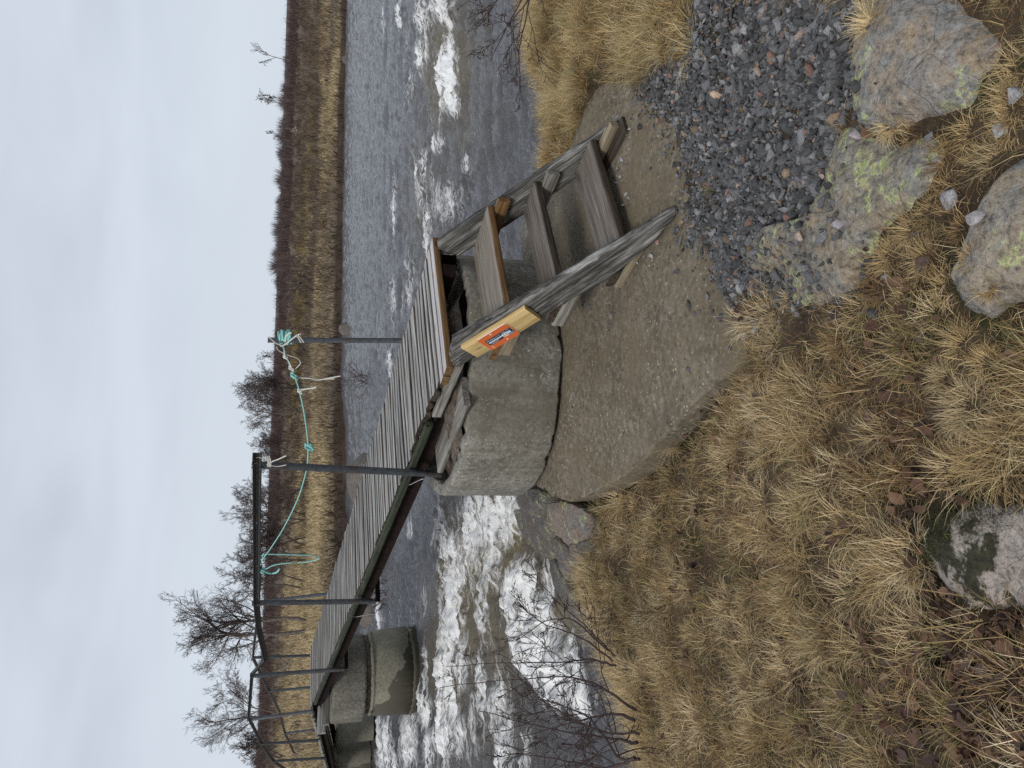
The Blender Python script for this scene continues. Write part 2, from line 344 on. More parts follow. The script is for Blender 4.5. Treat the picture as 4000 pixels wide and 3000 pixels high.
M['mossrock'] = rock_mat('mossy_bedrock', [(.20, .185, .16), (.42, .345, .29), (.30, .27, .23), (.46, .38, .31)], .15, 1.0, .30, grey=.15, black=.1, pale=((.46, .345, .285), 2.0))
M['wetrock'] = rock_mat('wet_bank_rock', [(.035, .030, .026), (.12, .085, .06), (.075, .07, .065), (.17, .115, .075)], .3, 1.8, 0, .55, .4, .7, grey=.25)
M['greyrock'] = rock_mat('grey_river_rock', [(.05, .043, .036), (.115, .09, .07), (.15, .12, .09)], .0, .8, 0, .7, .3, .4, grey=.15)
M['slabrock'] = rock_mat('pink_bank_slab', [(.10, .085, .07), (.27, .19, .135), (.17, .15, .13), (.32, .235, .17)], .3, 1.6, 0, .6, .3, .5, grey=.35)
M['gravel'] = vcol_mat('crushed_stone', .8, .3, .55, .5, 140)
M['grass'] = vcol_mat('dry_grass', .7, .2, 0, 0, 60, .18)
M['leaf'] = vcol_mat('dead_leaves', .75, .2, .3, 0, 80)
M['twig'] = plain('bare_twig_bark', (.052, .034, .030), .7, .25, 0, .4, 50, .1)
M['bark'] = plain('dark_birch_bark', (.085, .066, .056), .75, .25, 0, .55, 8, .3, tint=(.26, .22, .19))
M['twig_far'] = plain('distant_twig_bark', (.092, .066, .060), .8, .2, 0, .3, 5, .1)
M['deadwood'] = plain('bleached_deadwood', (.30, .25, .205), .8, .2, 0, .5, 8, .3)
M['thicket'] = vcol_mat('thicket_twigs', .85, .1)
M['orange'] = plain('orange_sign_plate', (.62, .135, .035), .4, .4, 0, .06, 40, .02)
M['white'] = plain('white_plate_edge', (.8, .79, .76), .45, .4, 0, .05, 40, 0)
M['navy'] = plain('dark_print_panel', (.035, .030, .055), .4, .4, 0, .1, 40, 0)
M['paleblue'] = plain('pale_blue_print', (.66, .76, .80), .45, .3, 0, .04, 40, 0)
M['blue'] = plain('blue_print', (.09, .30, .46), .45, .3, 0, .06, 40, 0)
M['salmon'] = plain('salmon_print', (.80, .36, .22), .45, .3, 0, .05, 40, 0)
M['grey'] = plain('grey_print', (.42, .42, .46), .5, .3, 0, .05, 40, 0)
M['lead'] = plain('zinc_nail', (.35, .35, .36), .4, .5, .6, .2, 40, 0)

def soil():
    k = NT('bank_soil'); p = k.n('ShaderNodeNewGeometry').outputs['Position']
    a = k.noise(p, 4, 6, .65); b = k.noise(p, 55, 5, .7)
    c = k.ramp(a, [(.3, (.030, .022, .015)), (.5, (.075, .053, .033)), (.7, (.12, .088, .053))]).outputs[0]
    c = k.mix(k.math('MULTIPLY', k.ramp(b, [(.45, 0.0), (.7, 1.0)]), .5), c, (.12, .085, .05))
    ms = k.ramp(k.noise(k.map(p, (1, 1, 1), (6, 2, 0)), 3.0, 5, .65), [(.56, 0.0), (.63, 1.0)])
    c = k.mix(k.math('MULTIPLY', ms, .85), c, k.ramp(b, [(.3, (.014, .016, .006)), (.6, (.045, .05, .016)), (.8, (.10, .11, .035))]).outputs[0])
    return k.fin(c, .95, k.bump(k.math('ADD', a, b), .8, .02), .15)
M['soil'] = soil()
def farground():
    k = NT('far_bank_ground'); p = k.n('ShaderNodeNewGeometry').outputs['Position']; c = k.attr('col').outputs['Color']
    n = k.noise(k.map(p, (1, 1, 3)), 1.1, 6, .7)
    c = k.mix(.75, c, k.ramp(n, [(.3, .35), (.7, 1.6)]).outputs[0], 'MULTIPLY')
    return k.fin(c, .95, None, .1)
M['far'] = farground()
def water():
    k = NT('river_water'); p = k.n('ShaderNodeNewGeometry').outputs['Position']
    fo = k.attr('col'); sep = k.n('ShaderNodeSeparateColor', {'Color': fo.outputs['Color']})
    foam, churn = sep.outputs[0], sep.outputs[1]
    r0 = k.n('ShaderNodeMapping', {'Vector': p, 'Rotation': (0, 0, math.radians(-20))})
    wv = k.n('ShaderNodeVectorMath', {0: r0, 1: k.n('ShaderNodeVectorMath', {0: k.noise(r0, 1.6, 3).outputs['Color'], 1: (.5, .35, 0)}, operation='MULTIPLY')}, operation='ADD').outputs[0]
    rot = k.map(wv, (1, 2.4, 1)); n1 = k.noise(rot, 7, 6, .72, .5); n2 = k.noise(rot, 30, 4, .65, .4); n3 = k.noise(p, 75, 3, .65)
    st = k.noise(k.map(wv, (.34, 2.6, 1)), 3.6, 4, .6, .9)
    st2 = k.noise(k.map(wv, (.34, 1.9, 1), (3, 1, 0)), 3.0, 6, .66, .8)
    ridge = k.math('SUBTRACT', 1.0, k.math('MULTIPLY', k.math('ABSOLUTE', k.math('SUBTRACT', st, .5)), 9.0))
    lace = k.math('ADD', k.math('MULTIPLY', ridge, .42), k.math('ADD', k.con(st2, 2.6, -.22), k.math('ADD', k.con(n2, 1.0, .0), k.con(n3, .6, .0))))
    fm = k.math('ADD', k.math('MULTIPLY', foam, .70), k.math('MULTIPLY', lace, k.math('ADD', .17, k.math('MULTIPLY', foam, .46))))
    m = k.ramp(fm, [(.27, 0.0), (.42, .42), (.62, 1.0)]).outputs[0]
    base = k.mix(churn, (.070, .069, .073), (.17, .142, .086))
    k.set(k.b, 'Base Color', base); k.set(k.b, 'Roughness', k.math('ADD', .07, k.math('MULTIPLY', churn, .25))); k.set(k.b, 'IOR', 1.333); k.set(k.b, 'Specular IOR Level', .5)
    h = k.math('ADD', k.math('MULTIPLY', n1, .7), k.math('MULTIPLY', n2, .22))
    k.set(k.b, 'Normal', k.bump(h, .7, .08))
    fb = k.n('ShaderNodeBsdfPrincipled')
    fc = k.mix(k.math('MULTIPLY', k.ramp(n1, [(.35, 1.0), (.6, 0.0)]), .5), (.90, .91, .91), (.68, .65, .56))
    k.set(fb, 'Base Color', fc); k.set(fb, 'Roughness', .7); k.set(fb, 'Specular IOR Level', .2)
    k.set(fb, 'Normal', k.bump(k.math('ADD', lace, n3), .45, .05))
    mx = k.n('ShaderNodeMixShader', {0: m}); k.t.links.new(k.b.outputs[0], mx.inputs[1]); k.t.links.new(fb.outputs[0], mx.inputs[2]); k.t.links.new(mx.outputs[0], k.out.inputs[0])
    return k.m
M['water'] = water()

# ------------------------------------------------------------------ near bank terrain
_cp = [(3990, 50, -1.60), (3990, 1500, -1.60), (3990, 2950, -1.62), (3600, 1500, -1.66), (3500, 2500, -1.74), (3500, 300, -1.65),
       (3000, 1800, -1.84), (3050, 2700, -1.92), (3050, 900, -1.80), (3000, 100, -1.76), (2700, 1750, -2.07), (2650, 2300, -2.02), (2650, 2900, -2.07),
       (2330, 2080, -2.14), (2350, 2400, -2.14), (2480, 2850, -2.16), (2640, 450, -1.90), (2800, 750, -1.87), (2880, 1050, -1.85), (2980, 1230, -1.84),
       (2620, 760, -2.03), (2700, 1050, -2.04), (2450, 330, -1.93), (2550, 650, -2.06), (2350, 600, -2.08), (2600, 100, -1.82), (2300, 380, -1.90), (2250, 200, -1.88),
       (2100, 20, -1.92), (2120, 300, -1.93), (2250, 1300, -2.12), (2450, 1300, -2.10), (2700, 1400, -2.06), (2500, 1850, -2.12), (2860, 1500, -2.03)]
CP = np.array([at_z(*c) for c in _cp])
CP = np.vstack([CP, [(0, 0, -1.56), (3, 0, -1.5), (-3, 0, -1.6), (0, -3, -1.5), (-5, 2.5, -2.1), (5, 3, -1.7), (6, 6, -2.0), (-6, -3, -1.7), (6, -3, -1.4), (-.8, 5.4, -2.2), (.6, 6.4, -2.25), (1.5, 5.5, -2.15)]])
def _tps(P, z, lam=2e-3):
    n = len(P); d = np.hypot(P[:, None, 0] - P[None, :, 0], P[:, None, 1] - P[None, :, 1])
    K = np.where(d > 0, d * d * np.log(d + 1e-12), 0) + lam * np.eye(n); Q = np.hstack([np.ones((n, 1)), P[:, :2]])
    A = np.block([[K, Q], [Q.T, np.zeros((3, 3))]]); return np.linalg.solve(A, np.concatenate([z, np.zeros(3)]))
_tw = _tps(CP, CP[:, 2])
def bank_z(x, y):
    x = np.asarray(x, float); y = np.asarray(y, float); r = _tw[-3] + _tw[-2] * x + _tw[-1] * y
    for (cx, cy, _), w in zip(CP, _tw[:-3]):
        d2 = (x - cx) ** 2 + (y - cy) ** 2; r = r + w * .5 * d2 * np.log(d2 + 1e-12)
    return r
_edge_px = [(2053, 0, -1.95), (2070, 148, -1.95), (2095, 211, -1.95), (2100, 304, -1.95), (2091, 422, -1.96), (2078, 527, -1.97), (2074, 612, -1.98)]
EDGE = [tuple(at_z(*e)[:2]) for e in _edge_px]
EDGE = [(40, 9.), (9, 6.6)] + EDGE + [(1.25, 5.75), (1.0, 6.25), (.2, 6.45), (-.6, 6.1), (-.98, 5.55)]
for e in [(2160, 2090, -2.15), (2230, 2230, -2.15), (2270, 2360, -2.15), (2310, 2500, -2.15), (2370, 2650, -2.16), (2410, 2735, -2.17), (2440, 2828, -2.17), (2470, 2960, -2.18)]: EDGE.append(tuple(at_z(*e)[:2]))
EDGE += [(-3.2, 3.2), (-6, 2.4), (-40, 1.)]
BANK = EDGE + [(-40, -30), (40, -30)]
_slab_px = [(2105, 1900, -1.9), (2242, 1953, -1.93), (2405, 1880, -1.95), (2622, 1682, -1.95), (2766, 1525, -1.95), (2893, 1425, -1.93), (2925, 1338, -1.93), (2870, 1220, -1.93), (2800, 1100, -1.93), (2720, 880, -1.93), (2650, 620, -1.94), (2560, 440, -1.94), (2470, 300, -1.95), (2400, 290, -1.95), (2330, 340, -1.95), (2260, 500, -1.95), (2160, 700, -1.95), (2070, 870, -1.92), (2045, 1010, -1.9), (1985, 1200, -1.9), (1960, 1500, -1.9), (2000, 1850, -1.9)]
SLABP = [tuple(at_z(*e)[:2]) for e in _slab_px]
def ground_z(x, y):
    x = np.asarray(x, float); y = np.asarray(y, float)
    xx = np.clip(x, -6, 6); yy = np.clip(y, -3.5, 7)
    z = bank_z(xx, yy); ins = in_poly(x, y, BANK); d = poly_dist(x, y, EDGE, False)
    near = np.hypot(x, y) < 14
    z = np.where(near, z, -1.7)
    z = z + .035 * fbm(x * 2.2, y * 2.2, 0, 3, 4) + .018 * fbm(x * 9, y * 9, 0, 4, 3)
    si = in_poly(x, y, SLABP); sd_ = poly_dist(x, y, SLABP); z = z - .16 * np.where(si, sstep(-.01, .07, sd_), 0)
    wid = np.where(x < -.6, .62, .42)
    t = np.where(ins, 0, np.clip(d / wid, 0, 1)); t = t * t * (3 - 2 * t) * .5 + t * .5
    z = z - .05 * np.where(ins, 1 - sstep(0, .25, d), 1)
    return z * (1 - t) + (-3.3 + .1 * fbm(x, y, 0, 9, 3)) * t
def axis(segs):
    a = []
    for (x0, x1, st) in segs: a.append(np.arange(x0, x1, st))
    return np.concatenate(a + [[segs[-1][1]]])
gx = axis([(-60, -8, 4), (-8, -3.4, .2), (-3.4, 4.2, .035), (4.2, 9, .2), (9, 60, 4)]); gy = axis([(-30, -3, 3), (-3, .6, .3), (.6, 7.2, .035), (7.2, 9, .3)])
GX, GY = np.meshgrid(gx, gy, indexing='ij'); GZ = ground_z(GX, GY)
gv = np.stack([GX, GY, GZ], -1).reshape(-1, 3); gf = grid_faces(len(gx), len(gy))
ground = MB().add(gv, gf).build('ground', M['soil'], smooth=True); tag(ground, kind='structure')
def on_ground(sx, sy, f=None):
    """point of the near bank seen along a sight line"""
    f = f or ground_z; d = ray(sx, sy); z = -1.8
    for _ in range(25):
        p = d * (z / d[2]); zn = float(f(p[0], p[1])); z = z + .6 * (zn - z)
    return d * (z / d[2])

# solids that other things rest on: (verts, faces, kind)
SOLID_V, SOLID_F, SOLID_K = [gv], [gf], [np.zeros(len(gf), int)]; _nv = len(gv)
def solid(v, f, kind):
    global _nv
    SOLID_V.append(v); SOLID_F.append(f + _nv); SOLID_K.append(np.full(len(f), kind)); _nv += len(v)

def rock(name, label, outline, mat, dome=.1, rough=.02, depth=.25, cat='rock', group=None, rings=22, M_=110, seed=1, power=2.2, kind=1, lean=.06, freq=6, center=None, facet=0.0, jag=.012, grow=1.0):
    """a stone with a flat-ish domed top inside a ring of world points, with sides going into the ground"""
    o = np.array(outline, float); n = len(o)
    sm = smooth_path(np.vstack([o, o[:1]]), 10)[:-1]
    ln = np.concatenate([[0], np.cumsum(np.linalg.norm(np.diff(np.vstack([sm, sm[:1]]), axis=0), axis=1))]); q = np.linspace(0, ln[-1], M_, endpoint=False)
    full = np.vstack([sm, sm[:1]]); O_ = np.stack([np.interp(q, ln, full[:, k]) for k in range(3)], 1)
    c = O_.mean(0) if center is None else np.array(center, float)
    O_[:, :2] = c[:2] + (O_[:, :2] - c[:2]) * grow
    dirs = O_ - c; rad = np.hypot(dirs[:, 0], dirs[:, 1])[:, None] + 1e-9
    O_[:, :2] += (dirs / rad)[:, :2] * (jag * fbm(O_[:, 0] * 22, O_[:, 1] * 22, seed, seed, 3))[:, None] * 2
    rr = np.linspace(0, 1, rings) ** .8; V = []
    for r in rr:
        p = c + (O_ - c) * r; V.append(p)
    V = np.array(V); R = np.broadcast_to(rr[:, None], V.shape[:2])
    cap = dome * (1 - R ** power)
    if facet:
        gq = np.random.default_rng(seed * 7 + 1); hull = np.full(R.shape, dome * 1.0); q0 = V[..., :2] - c[:2]
        for a_ in np.linspace(0, 2 * math.pi, 8)[:-1] + gq.uniform(0, 1):
            a_ += gq.normal(0, .25); dq = np.array([math.cos(a_), math.sin(a_)]); ext = ((O_[:, :2] - c[:2]) @ dq).max(); hull = np.minimum(hull, dome * gq.uniform(1.3, 3.2) * (1 - (q0 @ dq) / (ext * gq.uniform(.78, 1.02))))
        tilt = gq.normal(0, .10, 2); cap = (1 - facet) * cap + facet * (np.maximum(hull, -dome * .6) + q0 @ tilt)
    V[..., 2] += cap + rough * fbm(V[..., 0] * freq, V[..., 1] * freq, seed, seed, 5, .55) * (1 - .4 * R)
    out = dirs / rad; S = []
    for k, (e, dz) in enumerate([(.25, .02), (.7, .10), (1.0, .25), (.9, .55), (.6, 1.0)]):
        p = O_ + out * lean * e; p[:, 2] = V[-1][:, 2] - depth * dz + .01 * vnoise(p[:, 0] * 15, p[:, 1] * 15, k, seed)
        p[:, :2] += (out[:, :2] * (.012 * fbm(O_[:, 0] * 16, O_[:, 1] * 16, k * .7, seed + 3, 3))[:, None]); S.append(p)
    A = np.concatenate([V, np.array(S)]); N = len(A); v = A.reshape(-1, 3); f = grid_faces(N, M_, True)
    mb = MB().add(v, f); b = mb.build(name, mat, smooth=True, base=c)
    tag(b, label, cat, group); solid(v, f, kind); return b
def px_outline(pts):
    return [at_z(x, y, z) for (x, y, z) in pts]

# concrete foundation apron under the near pier
slab = rock('concrete_foundation', 'brownish rough concrete foundation slab under the wooden steps, with a broken edge', px_outline([
    (2105, 1900, -1.875), (2180, 1945, -1.90), (2242, 1953, -1.93), (2330, 1915, -1.94), (2405, 1880, -1.95), (2510, 1790, -1.95), (2622, 1682, -1.95), (2766, 1525, -1.95), (2893, 1425, -1.93), (2945, 1338, -1.93), (2900, 1200, -1.94),
    (2860, 900, -1.96), (2640, 350, -1.97), (2440, 270, -1.95), (2330, 320, -1.95), (2250, 520, -1.95), (2160, 700, -1.95), (2070, 870, -1.92), (2045, 1010, -1.88), (1985, 1200, -1.84), (1960, 1500, -1.82), (1985, 1800, -1.84), (2040, 1880, -1.86)]),
    M['slab'], dome=.03, rough=.012, depth=.17, cat='foundation slab', rings=46, M_=260, seed=5, power=2.0, kind=2, lean=.004, freq=6, jag=.006)

def G3(pts, dz=0.0):
    r = []
    for p in pts:
        g = on_ground(p[0], p[1]); g[2] += dz + (p[2] if len(p) > 2 else 0); r.append(g)
    return r
rock('boulder', 'large rust stained boulder with yellow-green lichen beside the gravel, in the right-hand corner', G3([(3440, -90), (3560, -120), (3760, -60), (3790, 70), (3900, 110), (3960, 190), (3870, 330), (3820, 420), (3640, 450), (3560, 465), (3430, 460), (3330, 395), (3390, 250), (3420, 100)], -.03), M['boulder'], grow=1.06, dome=.11, rough=.045, depth=.3, cat='boulder', seed=21, facet=.7, power=5, freq=5, lean=.012)
rock('bedrock', 'long flat bedrock outcrop covered in yellow-green lichen along the lower edge of the gravel', G3([(3290, 470), (3420, 520), (3560, 560), (3650, 590), (3650, 690), (3590, 780), (3500, 870), (3420, 960), (3360, 1040), (3330, 1120), (3200, 1190), (3110, 1200), (3080, 1150), (3060, 1060), (2920, 1050), (2890, 1000), (2960, 900), (3080, 900), (3180, 800), (3240, 720), (3250, 600)], -.02), M['bedrock'], grow=1.1, dome=.07, rough=.05, depth=.22, cat='rock', seed=22, M_=150, facet=.45, freq=6, lean=.015, power=4, center=at_z(3330, 830, -1.70))
rock('boulder', 'smooth tan boulder with grey top lying in dead grass at the near corner', G3([(3960, 640), (4080, 600), (4350, 620), (4350, 1000), (4200, 1180), (4000, 1180), (3850, 1220), (3760, 1240), (3740, 1180), (3770, 1100), (3830, 1060), (3850, 960), (3890, 800)], -.02), M['boulder_b'], grow=1.05, dome=.125, rough=.04, depth=.3, cat='boulder', seed=23, facet=.65, power=5, freq=5, lean=.012)
rock('bedrock', 'pale pinkish rock half covered by dark moss, sunk in the grass', G3([(3640, 2200), (3620, 2130), (3700, 2010), (3800, 1960), (3980, 1940), (4250, 1960), (4300, 2300), (4150, 2440), (3960, 2420), (3820, 2380), (3740, 2330), (3680, 2270)], -.02), M['mossrock'], grow=1.1, dome=.055, rough=.03, depth=.2, cat='rock', seed=24, facet=.4, lean=.015, power=4)
# wet bank rocks beside the pier
rock('bank_rock', 'flat pink and grey rock slab below the corner of the concrete foundation', px_outline([(2135, 1985, -2.02), (2150, 1965, -2.0), (2215, 1965, -1.99), (2290, 2010, -2.03), (2300, 2090, -2.08), (2235, 2125, -2.12), (2190, 2095, -2.12), (2160, 2050, -2.08)]), M['slabrock'], dome=.025, rough=.02, depth=.5, seed=31, rings=24, M_=110, facet=.6, lean=.01, power=5)
rock('bank_rock', 'reddish angular rock between the bank grass and the pink slab', px_outline([(2232, 2130, -2.13), (2290, 2100, -2.10), (2315, 2120, -2.10), (2300, 2160, -2.12), (2255, 2190, -2.18)]), M['wetrock'], dome=.03, rough=.02, depth=.45, seed=32, rings=26, M_=110, facet=.9)
rock('bank_rock', 'wet brown rock with pale lichen spots wedged under the pier', px_outline([(2010, 1945, -2.25), (2060, 1920, -2.15), (2105, 1915, -2.05), (2120, 1960, -2.05), (2130, 1990, -2.1), (2090, 2010, -2.2), (2040, 2000, -2.3)]), M['wetrock'], dome=.04, rough=.03, depth=.6, seed=33, rings=26, M_=110, facet=.9)
rock('bank_rock', 'dark wet ledge with white lichen spots sloping down into the foam', px_outline([(2030, 1995, -2.45), (2090, 1985, -2.3), (2135, 1980, -2.18), (2160, 2060, -2.18), (2165, 2110, -2.22), (2130, 2165, -2.36), (2080, 2150, -2.45), (2045, 2080, -2.5)]), M['wetrock'], dome=.03, rough=.03, depth=.5, seed=34, rings=26, M_=110, facet=.9)
rock('bank_rock', 'brown streaked wet ledge under the overhanging grass', px_outline([(2140, 2170, -2.4), (2165, 2110, -2.25), (2225, 2130, -2.18), (2255, 2200, -2.24), (2215, 2255, -2.36), (2170, 2230, -2.42)]), M['wetrock'], dome=.03, rough=.03, depth=.5, seed=35, rings=26, M_=110, facet=.9)
rock('bank_rock', 'low dark rock awash at the edge of the white water', px_outline([(2130, 2200, -2.56), (2160, 2190, -2.5), (2215, 2260, -2.44), (2260, 2360, -2.46), (2260, 2440, -2.52), (2210, 2400, -2.58), (2150, 2280, -2.6)]), M['wetrock'], dome=.03, rough=.04, depth=.4, seed=36, rings=26, M_=110, facet=.9)
rock('bank_rock', 'small mossy stone at the water edge beside the foundation', px_outline([(2030, 900, -1.98), (2050, 860, -2.0), (2075, 850, -1.98), (2085, 900, -1.95), (2075, 960, -1.94), (2045, 970, -1.95)]), M['bedrock'], dome=.05, rough=.02, depth=.5, seed=37, rings=10, M_=50)

# ------------------------------------------------------------------ river
def water_z(x, y): return -2.48 - .17 * (1 - sstep(-3.5, .5, np.asarray(x, float)))
_sh_az = np.radians([-70, -45, -33, -27.5, -20, -10, 2.5, 15, 27, 40, 60]); _sh_d = np.array([12, 16, 19.5, 22.3, 26.5, 30.5, 33.4, 38, 44.5, 55, 70.])
def shore_d(az): return np.interp(az, _sh_az, _sh_d)
def on_water(sx, sy, z=-2.55):
    p = at_z(sx, sy, z); p = at_z(sx, sy, float(water_z(p[0], p[1]))); return p
# foam patches: centre, half lengths (image down, image across), strength, standing height
FOAM = [(1760, 300, 34, 150, .95, .10), (1790, 400, 20, 55, .8, .06), (1740, 40, 58, 60, .9, .10), (1650, 40, 35, 90, .75, .05), (1610, 350, 18, 70, .65, .05), (1650, 210, 25, 70, .7, .04), (1560, 60, 14, 70, .75, .03), (1500, 90, 12, 70, .5, .02),
        (1545, 800, 10, 120, .62, .03), (1650, 730, 20, 120, .6, .05), (1670, 640, 18, 80, .5, .04), (1540, 1180, 12, 120, .55, .03), (1680, 900, 24, 130, .6, .03), (1830, 640, 30, 80, .55, .04), (1720, 560, 22, 50, .55, .03), (1520, 1440, 12, 90, .55, .03), (1600, 1120, 40, 120, .45, .03), (1760, 800, 60, 90, .5, .03),
        (1740, 2150, 22, 300, .85, .05), (1790, 2330, 32, 380, .95, .06), (1850, 2080, 45, 220, .9, .06), (1905, 2300, 30, 220, .72, .05), (1950, 2020, 70, 120, .9, .05), (1760, 2700, 38, 250, 1.0, .10), (1830, 2560, 26, 120, .8, .05), (1900, 2600, 26, 160, .5, .03),
        (2020, 2330, 50, 130, .85, .08), (2100, 2470, 85, 170, 1.15, .12), (2210, 2620, 85, 130, 1.1, .10), (2080, 2260, 60, 90, .8, .06), (1990, 2880, 30, 160, .7, .05), (1870, 2800, 22, 130, .55, .03), (2060, 2950, 26, 90, .7, .04), (2290, 2720, 50, 70, .9, .04),
        (1480, 2400, 10, 60, .8, .03), (1500, 2900, 28, 110, .8, .05), (1600, 2900, 28, 120, .8, .05), (1660, 2760, 22, 100, .8, .05), (1690, 2950, 30, 100, .75, .05), (1670, 2620, 12, 120, .75, .03), (1600, 2060, 12, 60, .5, .02), (1660, 2330, 9, 120, .45, .02), (1700, 2110, 10, 60, .5, .02), (1590, 180, 12, 80, .38, .03), (1690, 480, 14, 80, .36, .03), (1800, 200, 18, 100, .45, .04), (1620, 600, 12, 100, .3, .03), (1840, 900, 26, 110, .34, .03), (1760, 1000, 26, 80, .34, .03), (1700, 700, 12, 140, .38, .03), (1950, 2160, 40, 120, .7, .05), (1880, 2700, 24, 150, .6, .04), (1960, 2700, 26, 180, .6, .05), (2150, 2380, 50, 110, .9, .08), (1760, 2880, 60, 130, .9, .08), (1550, 2960, 30, 70, .7, .04)]
CHURN = [(1850, 2250, 130, 420, .8), (2010, 2150, 60, 160, 1.0), (1750, 2650, 70, 260, .8), (2060, 2250, 60, 110, 1.0), (1740, 200, 90, 260, .7), (1950, 2600, 120, 300, .35), (2230, 2350, 60, 150, .8), (1660, 800, 70, 300, .25)]
def _patch(x, y, lst, k):
    out = np.zeros(np.shape(x)); hh = np.zeros(np.shape(x))
    for p in lst:
        c = on_water(p[0], p[1]); a = (on_water(p[0] + p[2], p[1]) - on_water(p[0] - p[2], p[1]))[:2] / 2; b = (on_water(p[0], p[1] + p[3]) - on_water(p[0], p[1] - p[3]))[:2] / 2
        Mi = np.linalg.inv(np.stack([a, b], 1)); dx, dy = x - c[0], y - c[1]
        wob = .55
        q = (Mi[0, 0] * dx + Mi[0, 1] * dy + wob * fbm(x * 1.6, y * 1.6, 0, 71, 3)) ** 2 + (Mi[1, 0] * dx + Mi[1, 1] * dy + wob * fbm(x * 1.1, y * 1.1, 0, 72, 3)) ** 2
        q = q / 1.45; g = np.exp(-np.minimum(q, 40) ** 1.2); out = np.maximum(out, p[4] * g)
        if k: hh = np.maximum(hh, p[5] * g)
    return out, hh
az = np.radians(np.concatenate([np.arange(-75, -36, .6), np.arange(-36, 36, .13), np.arange(36, 66, .6)]))
rd = 3.2 * (1.0066 ** np.arange(0, 470))
AZ, RD = np.meshgrid(az, rd, indexing='ij'); wx, wy = np.sin(AZ) * RD, np.cos(AZ) * RD
keep = RD < shore_d(AZ) + 3
fa = math.radians(-160); fx, fy = math.cos(fa), math.sin(fa)               # flow direction on the map
u_, v_ = wx * fx + wy * fy, -wx * fy + wy * fx
foam, fh = _patch(wx, wy, FOAM, 1); churn, _ = _patch(wx, wy, [c + (0,) for c in CHURN], 0)
far_fade = 1 / (1 + (RD / 22) ** 2)
wz = water_z(wx, wy) + .060 * fbm(u_ * .8, v_ * 2.0, 0, 41, 3) * (.5 + far_fade) + .046 * fbm(u_ * 2.6, v_ * 6, 0, 42, 4) + .015 * fbm(u_ * 9, v_ * 17, 0, 43, 3)
tb = np.maximum(foam, .6 * churn)
wz += 1.3 * fh * (1 + .7 * fbm(u_ * 3, v_ * 5, 0, 44, 4)) + tb * (.15 * (.5 - np.abs(fbm(u_ * 2.2, v_ * 4.5, 0, 45, 3)) * 2) + .08 * (.5 - np.abs(fbm(u_ * 6, v_ * 9, 0, 48, 3)) * 2))
foam = foam * (1 + .55 * fbm(u_ * .55, v_ * 3.2, 0, 46, 4)) + .10 * sstep(.25, .6, fbm(u_ * .7, v_ * 2.4, 0, 47, 4)) + .05
wcol = np.stack([np.clip(foam, 0, 1.3), np.clip(churn, 0, 1), np.zeros_like(foam)], -1).reshape(-1, 3)
wf = grid_faces(len(az), len(rd)); kf = keep.reshape(-1)[wf].all(1)
water_o = MB().add(np.stack([wx, wy, wz], -1).reshape(-1, 3), wf[kf], 0, None, wcol).build('river_water', M['water'], smooth=True); tag(water_o, kind='structure')

# ------------------------------------------------------------------ far bank and hills
def far_z(x, y):
    a = np.arctan2(x, y); r = np.hypot(x, y); t = r - shore_d(a)
    h = np.interp(t, [-6, -.6, 0, .5, 2, 6, 15, 32, 60, 110, 180], [-3.4, -2.9, -2.62, -2.25, -2.08, -1.92, -1.50, -.95, -.25, .35, .8])
    am = np.interp(t, [0, 2, 20, 100], [.05, .10, .22, .5])
    tip = .25 * sstep(-.25, -.5, a) * sstep(3, 10, t)
    return h + tip + am * fbm(x * .22, y * .22, 0, 61, 4) + .07 * fbm(x * 1.3, y * 1.3, 0, 62, 3)
fa_ = np.radians(np.arange(-72, 64, .35)); ft = np.concatenate([np.arange(-6, 3, .25), np.arange(3, 20, .6), np.arange(20, 90, 2.), np.arange(90, 181, 8.)])
FA, FT = np.meshgrid(fa_, ft, indexing='ij'); FR = FT + shore_d(FA); fx_, fy_ = np.sin(FA) * FR, np.cos(FA) * FR
fz_ = far_z(fx_, fy_)
def far_col(x, y):
    a = np.arctan2(x, y); t = np.hypot(x, y) - shore_d(a)
    n = fbm(x * .18, y * .35, 0, 63, 4); n2 = fbm(x * .07, y * .07, 0, 64, 3)
    gold = np.array([.37, .295, .175]); brown = np.array([.118, .092, .067]); dark = np.array([.05, .036, .026]); olive = np.array([.20, .155, .055]); purp = np.array([.10, .082, .076])
    left = sstep(.02, -.3, a)
    g = np.clip(.62 + 1.5 * n - sstep(7 + 16 * left, 13 + 26 * left, t) * (1.0 - .3 * left) - .06 * (1 - left), 0, 1)[..., None]
    c = gold * g + brown * (1 - g)
    e = (1 - sstep(.4, 1.6, t))[..., None]; c = c * (1 - e) + dark * e
    ol = (sstep(.15, .45, n2) * sstep(12, 24, t))[..., None] * .8; c = c * (1 - ol) + olive * ol
    h = sstep(50, 95, t)[..., None]; return c * (1 - h) + purp * h
fb = MB().add(np.stack([fx_, fy_, fz_], -1).reshape(-1, 3), grid_faces(len(fa_), len(ft)), 0, None, far_col(fx_, fy_).reshape(-1, 3)).build('far_bank', M['far'], smooth=True); tag(fb, kind='structure')
ha = np.radians(np.arange(-90, 91, 1.)); hr = np.array([130., 180, 260, 360, 460, 560, 640, 760, 1200, 3000])
HA, HR = np.meshgrid(ha, hr, indexing='ij'); hx, hy = np.sin(HA) * HR, np.cos(HA) * HR
hh = np.interp(HR, [130, 180, 260, 360, 460, 560, 640, 760, 1200, 3000], [-2.5, -.5, 1.2, 3., 5., 6.9, 8.2, 8.4, 4., -20.]) + .5 * fbm(hx * .006, hy * .006, 0, 66, 3) * sstep(130, 500, HR)
hc = np.array([.125, .10, .098]) * (1 + .4 * fbm(hx * .02, hy * .05, 0, 67, 4))[..., None]
